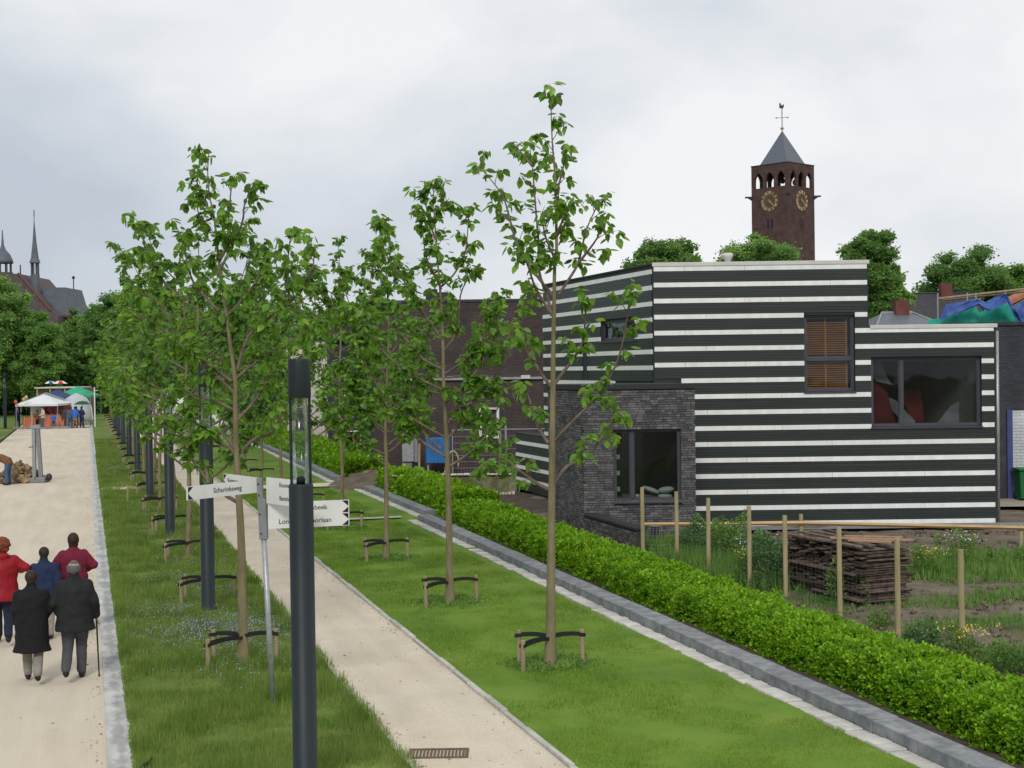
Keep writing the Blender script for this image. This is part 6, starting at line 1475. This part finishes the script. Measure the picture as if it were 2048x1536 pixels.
def person(loc, rz, h, label, pose, coat, trous, shoe, hairc, hairstyle='short', lod=0, coatlen=.80, bulk=1.0, collar=True, seed=1, skin=None, hood=False, group=None, headturn=0, bend=0):
    """pose: dict with arms [(elbow),(wrist)] for L,R and legs [(knee),(ankle)]; x right, y forward"""
    t = thing('person', loc, rz, label, 'person', group); k = h/1.75; t.scale = (k, k, k)
    vs = (.0085, .013) if lod == 0 else (.022, .026)
    sk = skin or M_skin; P = pose; lean = P.get('lean', 0); B = math.sin(bend); 
    def T(x, y, z):           # bend the upper body forward about the hips
        if z > .95 and bend: zz = z-.95; return Vector((x, y*math.cos(bend)+zz*math.sin(bend), .95+zz*math.cos(bend)-y*math.sin(bend)))
        return Vector((x, y+lean*max(0, z-.9), z))
    sh = {-1: T(-.18, 0, 1.395), 1: T(.18, 0, 1.395)}; hip = {-1: Vector((-.09, 0, .92)), 1: Vector((.09, 0, .92))}
    b = MB(); kn = {}; an = {}; el = {}; wr = {}
    for s, key in ((-1, 'l'), (1, 'r')):
        kn[s], an[s] = [Vector(q) for q in P.get('leg_'+key, ((s*.10, .02, .49), (s*.10, -.02, .09)))]
        el[s], wr[s] = [Vector(q) for q in P.get('arm_'+key, ((s*.25, -.02, 1.14), (s*.27, .06, .90)))]
    # torso + neck + head
    def trs(rsx):
        m = []
        for (cx, cy, z, rx, ry) in rsx: c = T(cx, cy, z); m.append((c, rx, ry))
        n = 20; o = len(b0.v); 
        for (c, rx, ry) in m:
            for j in range(n):
                a = 2*math.pi*j/n; v = Vector((rx*math.cos(a), ry*math.sin(a), 0))
                if bend and c.z > .95 or (bend and c.y > .02): v = Matrix.Rotation(-bend, 3, 'X') @ v
                b0.v.append(tuple(c+v))
        for i in range(len(m)-1):
            for j in range(n): b0.f.append((o+i*n+j, o+i*n+(j+1) % n, o+(i+1)*n+(j+1) % n, o+(i+1)*n+j))
        b0.f.append(tuple(o+j for j in range(n))[::-1]); b0.f.append(tuple(o+(len(m)-1)*n+j for j in range(n)))
    b0 = b; trs([(0, 0, .86, .14, .10), (0, 0, .95, .155, .11), (0, 0, 1.08, .13, .10), (0, 0, 1.25, .155, .11), (0, 0, 1.38, .165, .10), (0, 0, 1.45, .10, .07), (0, 0, 1.52, .055, .055)])
    limb(b, [T(0, -.01, 1.42), T(0, .0, 1.50), T(0, .012, 1.58)], [.062, .056, .056])
    Hc = T(0, .02, 1.645); HR = Matrix.Rotation(-bend*1.15, 3, 'X') @ Matrix.Rotation(headturn, 3, 'Z')
    def hp(x, y, z): return Hc+HR @ Vector((x, y, z))
    b.ell(tuple(Hc), (.084, .104, .116), 18, 12, M=HR); b.ell(tuple(hp(0, .03, -.055)), (.056, .066, .058), 14, 8, M=HR)
    b.ell(tuple(hp(0, .10, -.012)), (.013, .022, .024), 8, 6, M=HR); b.ell(tuple(hp(0, .088, -.052)), (.026, .014, .010), 8, 6, M=HR)
    for s in (-1, 1):
        b.ell(tuple(hp(s*.078, .0, -.008)), (.011, .022, .033), 8, 6, M=HR); b.ell(tuple(hp(s*.03, .082, .012)), (.016, .012, .010), 8, 6, M=HR)
        limb(b, [hip[s], kn[s], an[s]], [.085, .055, .04]); limb(b, [an[s], an[s]+Vector((0, .10, -.05))], [.035, .03])
        limb(b, [sh[s], el[s], wr[s]], [.05, .038, .026])
        d = (wr[s]-el[s]); hand(b, wr[s], d, Vector((-s, 0, 0)) if abs(d.normalized().x) < .6 else Vector((0, 0, 1)), s)
    obj('body', voxel(b, vs[0], 2), sk, t)
    # trousers
    q = MB(); rings(q, [(0, 0, .80, .10, .09), (0, -.005, .88, .165, .125), (0, 0, .98, .160, .120), (0, 0, 1.06, .14, .11)])
    for s in (-1, 1):
        limb(q, [hip[s]+Vector((0, 0, -.03)), kn[s], an[s]+Vector((0, 0, .03))], [.108*bulk**.5, .083, .070])
    obj('trousers', voxel(q, vs[1], 4, .006 if lod == 0 else 0, seed), trous, t)
    # shoes
    for s in (-1, 1):
        q = MB(); a = an[s]; d = Vector((s*.03, .16, -.052)) if a.z < .12 else Vector((0, .13, -.10))
        q.tube([a+Vector((0, -.045, -.03)), a+Vector((0, .03, -.035)), a+d*.7+Vector((0, 0, -.0)), a+d*1.05], [.048, .05, .044, .028], 12)
        q.ell(tuple(a+Vector((0, -.02, -.045))), (.042, .06, .042), 12, 6)
        obj('shoe', voxel(q, .010 if lod == 0 else .025, 2), shoe, t)
    # coat or shirt
    q = MB(); b0 = q; w = bulk; hem = coatlen
    RS = [(0, -.01, hem, (.235 if hem < .6 else .215)*w if hem < .8 else .18*w, .165*w), (0, -.01, hem+.1, .20*w, .155*w)]
    for (z, rx, ry) in ((.95, .195, .15), (1.08, .185, .145), (1.22, .195, .145), (1.33, .205, .14), (1.41, .175, .115), (1.46, .11, .085), (1.50, .075, .075)):
        if z > hem+.12: RS.append((0, -.01, z, rx*w, ry*w))
    trs(RS)
    for s in (-1, 1):
        limb(q, [T(s*.08, -.005, 1.40), sh[s]+Vector((0, 0, -.01)), el[s], wr[s]-(wr[s]-el[s]).normalized()*.02], [.078, .073*w, .062*w, .05*w])
    if collar: limb(q, [T(0, -.005, 1.45), T(0, 0, 1.545)], [.095, .080])
    if hood: q.ell(tuple(T(0, -.10, 1.47)), (.13, .07, .075), 14, 8)
    obj('coat' if hem < .95 else 'sweater', voxel(q, vs[1], 3, .014 if lod == 0 else 0, seed+3, 8), coat, t)
    # hair
    if hairstyle:
        q = MB()
        if hairstyle == 'short': q.ell(tuple(hp(0, -.012, .022)), (.096, .112, .108), 16, 10, M=HR); q.ell(tuple(hp(0, -.055, -.035)), (.076, .056, .062), 12, 8, M=HR)
        if hairstyle == 'curly':
            q.ell(tuple(hp(0, -.02, .02)), (.138, .135, .128), 16, 10, M=HR); q.ell(tuple(hp(0, -.05, -.06)), (.125, .085, .075), 14, 8, M=HR)
            rr = random.Random(3)
            for _ in range(40): a = rr.uniform(0, 6.28); z = rr.uniform(-.09, .11); r = math.sqrt(max(0, 1-(z/.14)**2))*.132; q.ell(tuple(hp(r*math.cos(a), -.02+r*math.sin(a)*.9-.012, z)), (.022, .022, .022), 8, 6)
        if hairstyle == 'bob': q.ell(tuple(hp(0, -.015, .02)), (.096, .108, .105), 16, 10, M=HR); q.ell(tuple(hp(0, -.045, -.05)), (.088, .068, .06), 14, 8, M=HR)
        if hairstyle == 'fringe':     # grey wreath round a bald crown
            for i in range(14): a = math.pi+.1+math.pi*(-.1+1.0*i/13) ; q.ell(tuple(hp(.083*math.cos(a), -.005+.103*math.sin(a)*.95, -.005)), (.024, .024, .058), 8, 6, M=HR)
            q.ell(tuple(hp(0, -.072, -.03)), (.068, .042, .055), 12, 8, M=HR)
            q.ell(tuple(hp(0, -.01, .075)), (.06, .075, .047), 12, 8, M=HR)
        if hairstyle == 'hood': q.ell(tuple(hp(0, -.02, .01)), (.100, .118, .126), 16, 10, M=HR); q.ell(tuple(hp(0, -.035, -.08)), (.085, .08, .07), 14, 8, M=HR)
        # keep the face free
        me = voxel(q, .010 if lod == 0 else .024, 1, .004 if lod == 0 else 0, seed, 60)
        obj('hair' if hairstyle != 'hood' else 'hood', me, hairc, t)
    return t
def fab(name, c, v=1.35, rough=.85, sc=14): return mat(name, c, tuple(x*v for x in c), scale=sc, rough=rough, bump=.002, bscale=120)
F_black = fab('black_wool', (.008, .008, .009)); F_dark = fab('charcoal_wool', (.014, .015, .016)); F_red = fab('red_raincoat', (.23, .005, .012), 1.25, .6); F_navy = fab('navy_jacket', (.012, .022, .06))
F_mar = fab('maroon_sweater', (.13, .010, .028)); F_tr = fab('dark_trousers', (.016, .016, .018)); F_trn = fab('navy_trousers', (.012, .016, .035)); F_beige = fab('beige_trousers', (.26, .235, .20)); F_grey = fab('grey_trousers', (.06, .06, .065)); F_taupe = fab('taupe_trousers', (.20, .185, .16))
F_shoe = mat('shoe_leather', (.015, .012, .010), rough=.5); H_red = fab('auburn_hair', (.13, .030, .014), 1.6, .6, 40); H_dark = fab('dark_brown_hair', (.022, .014, .010), 1.5, .6, 40); H_brown = fab('brown_hair', (.024, .015, .010), 1.5, .6, 40); H_grey = fab('grey_hair', (.085, .085, .082), 1.5, .6, 40)
F_blue = fab('blue_jeans', (.05, .09, .17)); F_bright = fab('bright_blue_jacket', (.03, .12, .45)); F_brown = fab('brown_jacket', (.15, .075, .03)); F_ochre = fab('ochre_trousers', (.35, .18, .06)); F_cream = fab('cream_jacket', (.40, .38, .27)); F_slate = fab('slate_jacket', (.06, .09, .12))
GR = 'group of five walking up the lane with their backs to the camera'
walkA = dict(leg_l=((-.085, .20, .51), (-.075, .24, .10)), leg_r=((.09, .02, .49), (.085, -.26, .17)))
walkB = dict(leg_l=((-.10, .06, .49), (-.13, -.30, .20)), leg_r=((.09, .17, .50), (.085, .16, .085)))
# man with the stick
p = dict(walkB, arm_r=((.27, -.04, 1.16), (.30, .07, .92)), arm_l=((-.29, -.03, 1.15), (-.22, .12, .98)))
man = person((-.22, 22.0, .0), 0, 1.78, 'grey-haired man in a dark coat walking with a stick, nearest on the right', p, F_dark, F_grey, F_shoe, H_grey, 'fringe', coatlen=.74, bulk=1.36, seed=1, group=GR)
ck = thing('walking_stick', (.04, 22.05, 0), 0, 'dark walking stick in the right hand of the grey-haired man', 'walking stick')
MB().tube([(.08, .06, .0), (.055, .02, .83)], [.010, .013], 8).build('shaft', F_shoe, ck); MB().tube([(.055, .02, .82), (.05, .03, .905), (.05, .0, .93), (.05, -.06, .925), (.05, -.09, .90)], .013, 8).build('crook', F_shoe, ck); MB().tube([(.08, .06, 0), (.079, .06, .03)], .014, 8).build('ferrule', M_black, ck)
# woman in long black coat on his left
p = dict(walkA, arm_r=((.27, .0, 1.16), (.20, .16, 1.02)), arm_l=((-.24, -.01, 1.15), (-.22, .10, .93)))
person((-.83, 22.0, 0), 0, 1.66, 'woman in a long black coat and pale trousers beside the man with the stick', p, F_black, F_taupe, F_shoe, H_brown, 'short', coatlen=.50, bulk=1.30, seed=2, group=GR)
# woman in red
p = dict(walkA, arm_r=((.36, -.02, 1.26), (.30, .20, 1.20)), arm_l=((-.27, -.03, 1.18), (-.20, .18, 1.05)))
person((-1.42, 25.3, 0), .05, 1.80, 'woman with bushy auburn hair in a bright red raincoat at the left edge', p, F_red, F_trn, F_shoe, H_red, 'curly', coatlen=.74, bulk=1.32, seed=3, hood=True, group=GR)
# boy in navy
p = dict(walkB, arm_r=((.24, -.06, 1.15), (.25, -.02, .90)), arm_l=((-.25, -.04, 1.16), (-.24, .08, .93)))
person((-.74, 25.4, 0), .0, 1.60, 'dark-haired boy in a navy jacket in the middle of the walking group', p, F_navy, F_beige, F_shoe, H_dark, 'short', coatlen=.84, bulk=1.2, seed=4, group=GR)
# maroon
p = dict(walkA, arm_r=((.335, -.04, 1.20), (.22, .16, 1.10)), arm_l=((-.335, -.04, 1.20), (-.22, .16, 1.10)))
person((-.26, 25.9, 0), .0, 1.76, 'man in a maroon sweater with bent arms at the front right of the group', p, F_mar, F_tr, F_shoe, H_brown, 'hood', coatlen=.92, bulk=1.26, seed=5, group=GR)
# bending man at the firewood
p = dict(leg_l=((-.13, .04, .48), (-.15, .0, .09)), leg_r=((.13, .06, .48), (.16, .04, .09)), arm_l=((-.24, .56, .92), (-.20, .72, .70)), arm_r=((.24, .56, .92), (.20, .72, .70)))
person((*C(-20.95, 58.1), 0), -A+1.45, 1.80, 'man in a brown jacket and blue jeans bending over the firewood heap', p, F_brown, F_blue, F_shoe, H_dark, 'short', lod=1, coatlen=.86, bulk=1.1, bend=1.15)
# market visitors
st = dict(); stb = dict(leg_l=((-.12, .03, .49), (-.14, 0, .09)), leg_r=((.11, .02, .49), (.13, .05, .09)), arm_l=((-.28, 0, 1.17), (-.15, .22, 1.1)), arm_r=((.28, 0, 1.17), (.15, .22, 1.1)))
for (x, y, rz, h, c, tr, hr, hs_, lab) in (
    (-39.35, 117.3, 2.2, 1.82, F_cream, F_slate, H_dark, 'short', 'man in a cream jacket standing before the white gazebo'),
    (-37.25, 117.9, .3, 1.78, F_slate, F_blue, H_dark, 'short', 'man in a slate jacket and jeans, left of the trio at the lane end'),
    (-36.75, 117.6, -.1, 1.80, F_bright, F_ochre, H_brown, 'short', 'person in a bright blue jacket and ochre trousers in the trio'),
    (-36.35, 118.1, -.4, 1.80, F_navy, F_navy, H_dark, 'short', 'person in dark clothes holding the bicycle, right of the trio'),
    (-38.75, 118.2, .2, 1.25, F_bright, F_grey, H_dark, 'short', 'child in blue beside the man in cream'),
    (-38.3, 119.5, .5, 1.70, F_grey, F_grey, H_dark, 'bob', 'woman in grey in the shade behind the child'),
    (-37.7, 121.0, .9, 1.76, F_black, F_black, H_dark, 'short', 'person in black under the market canopies'),
    (-40.3, 118.7, 1.3, 1.55, F_brown, F_tr, H_dark, 'short', 'person in brown leaning over the orange mesh'),
    (-40.0, 120.2, -.6, 1.72, F_mar, F_tr, H_dark, 'bob', 'person in dark red browsing the hanging clothes')):
    person((*C(x, y), 0), rz-A, h, lab, stb, c, tr, F_shoe, hr, hs_, lod=1, coatlen=.84, bulk=1.08, group='visitors of the street market')

rr_ = random.Random(9); COLS = [(F_slate, 'slate'), (F_grey, 'grey'), (F_mar, 'dark red'), (F_cream, 'cream'), (F_navy, 'navy'), (F_bright, 'bright blue'), (F_brown, 'brown'), (F_black, 'black')]
WH = ['beneath the grey-green tent', 'between the navy and the green tents', 'at the mouth of the grey rounded tent', 'beside the wooden kiosk', 'at the left of the white gazebo', 'behind the hanging clothes', 'under the bright green tent', 'at the far back of the market']
for (x, y), (c, cn), wt in zip(((-41.6, 123.5), (-40.9, 128), (-38.6, 122.4), (-44.5, 138), (-42.6, 120.5), (-39.2, 122.8), (-41.4, 131.8), (-43.0, 136.5)), COLS, WH):
    person((*C(x, y), 0), rr_.uniform(0, 6), rr_.uniform(1.6, 1.85), 'market visitor in %s clothes %s' % (cn, wt), stb, c, F_tr, F_shoe, H_dark, 'short', lod=1, coatlen=.84, bulk=1.1, group='visitors of the street market')

bpy.data.scenes.remove(TS_)
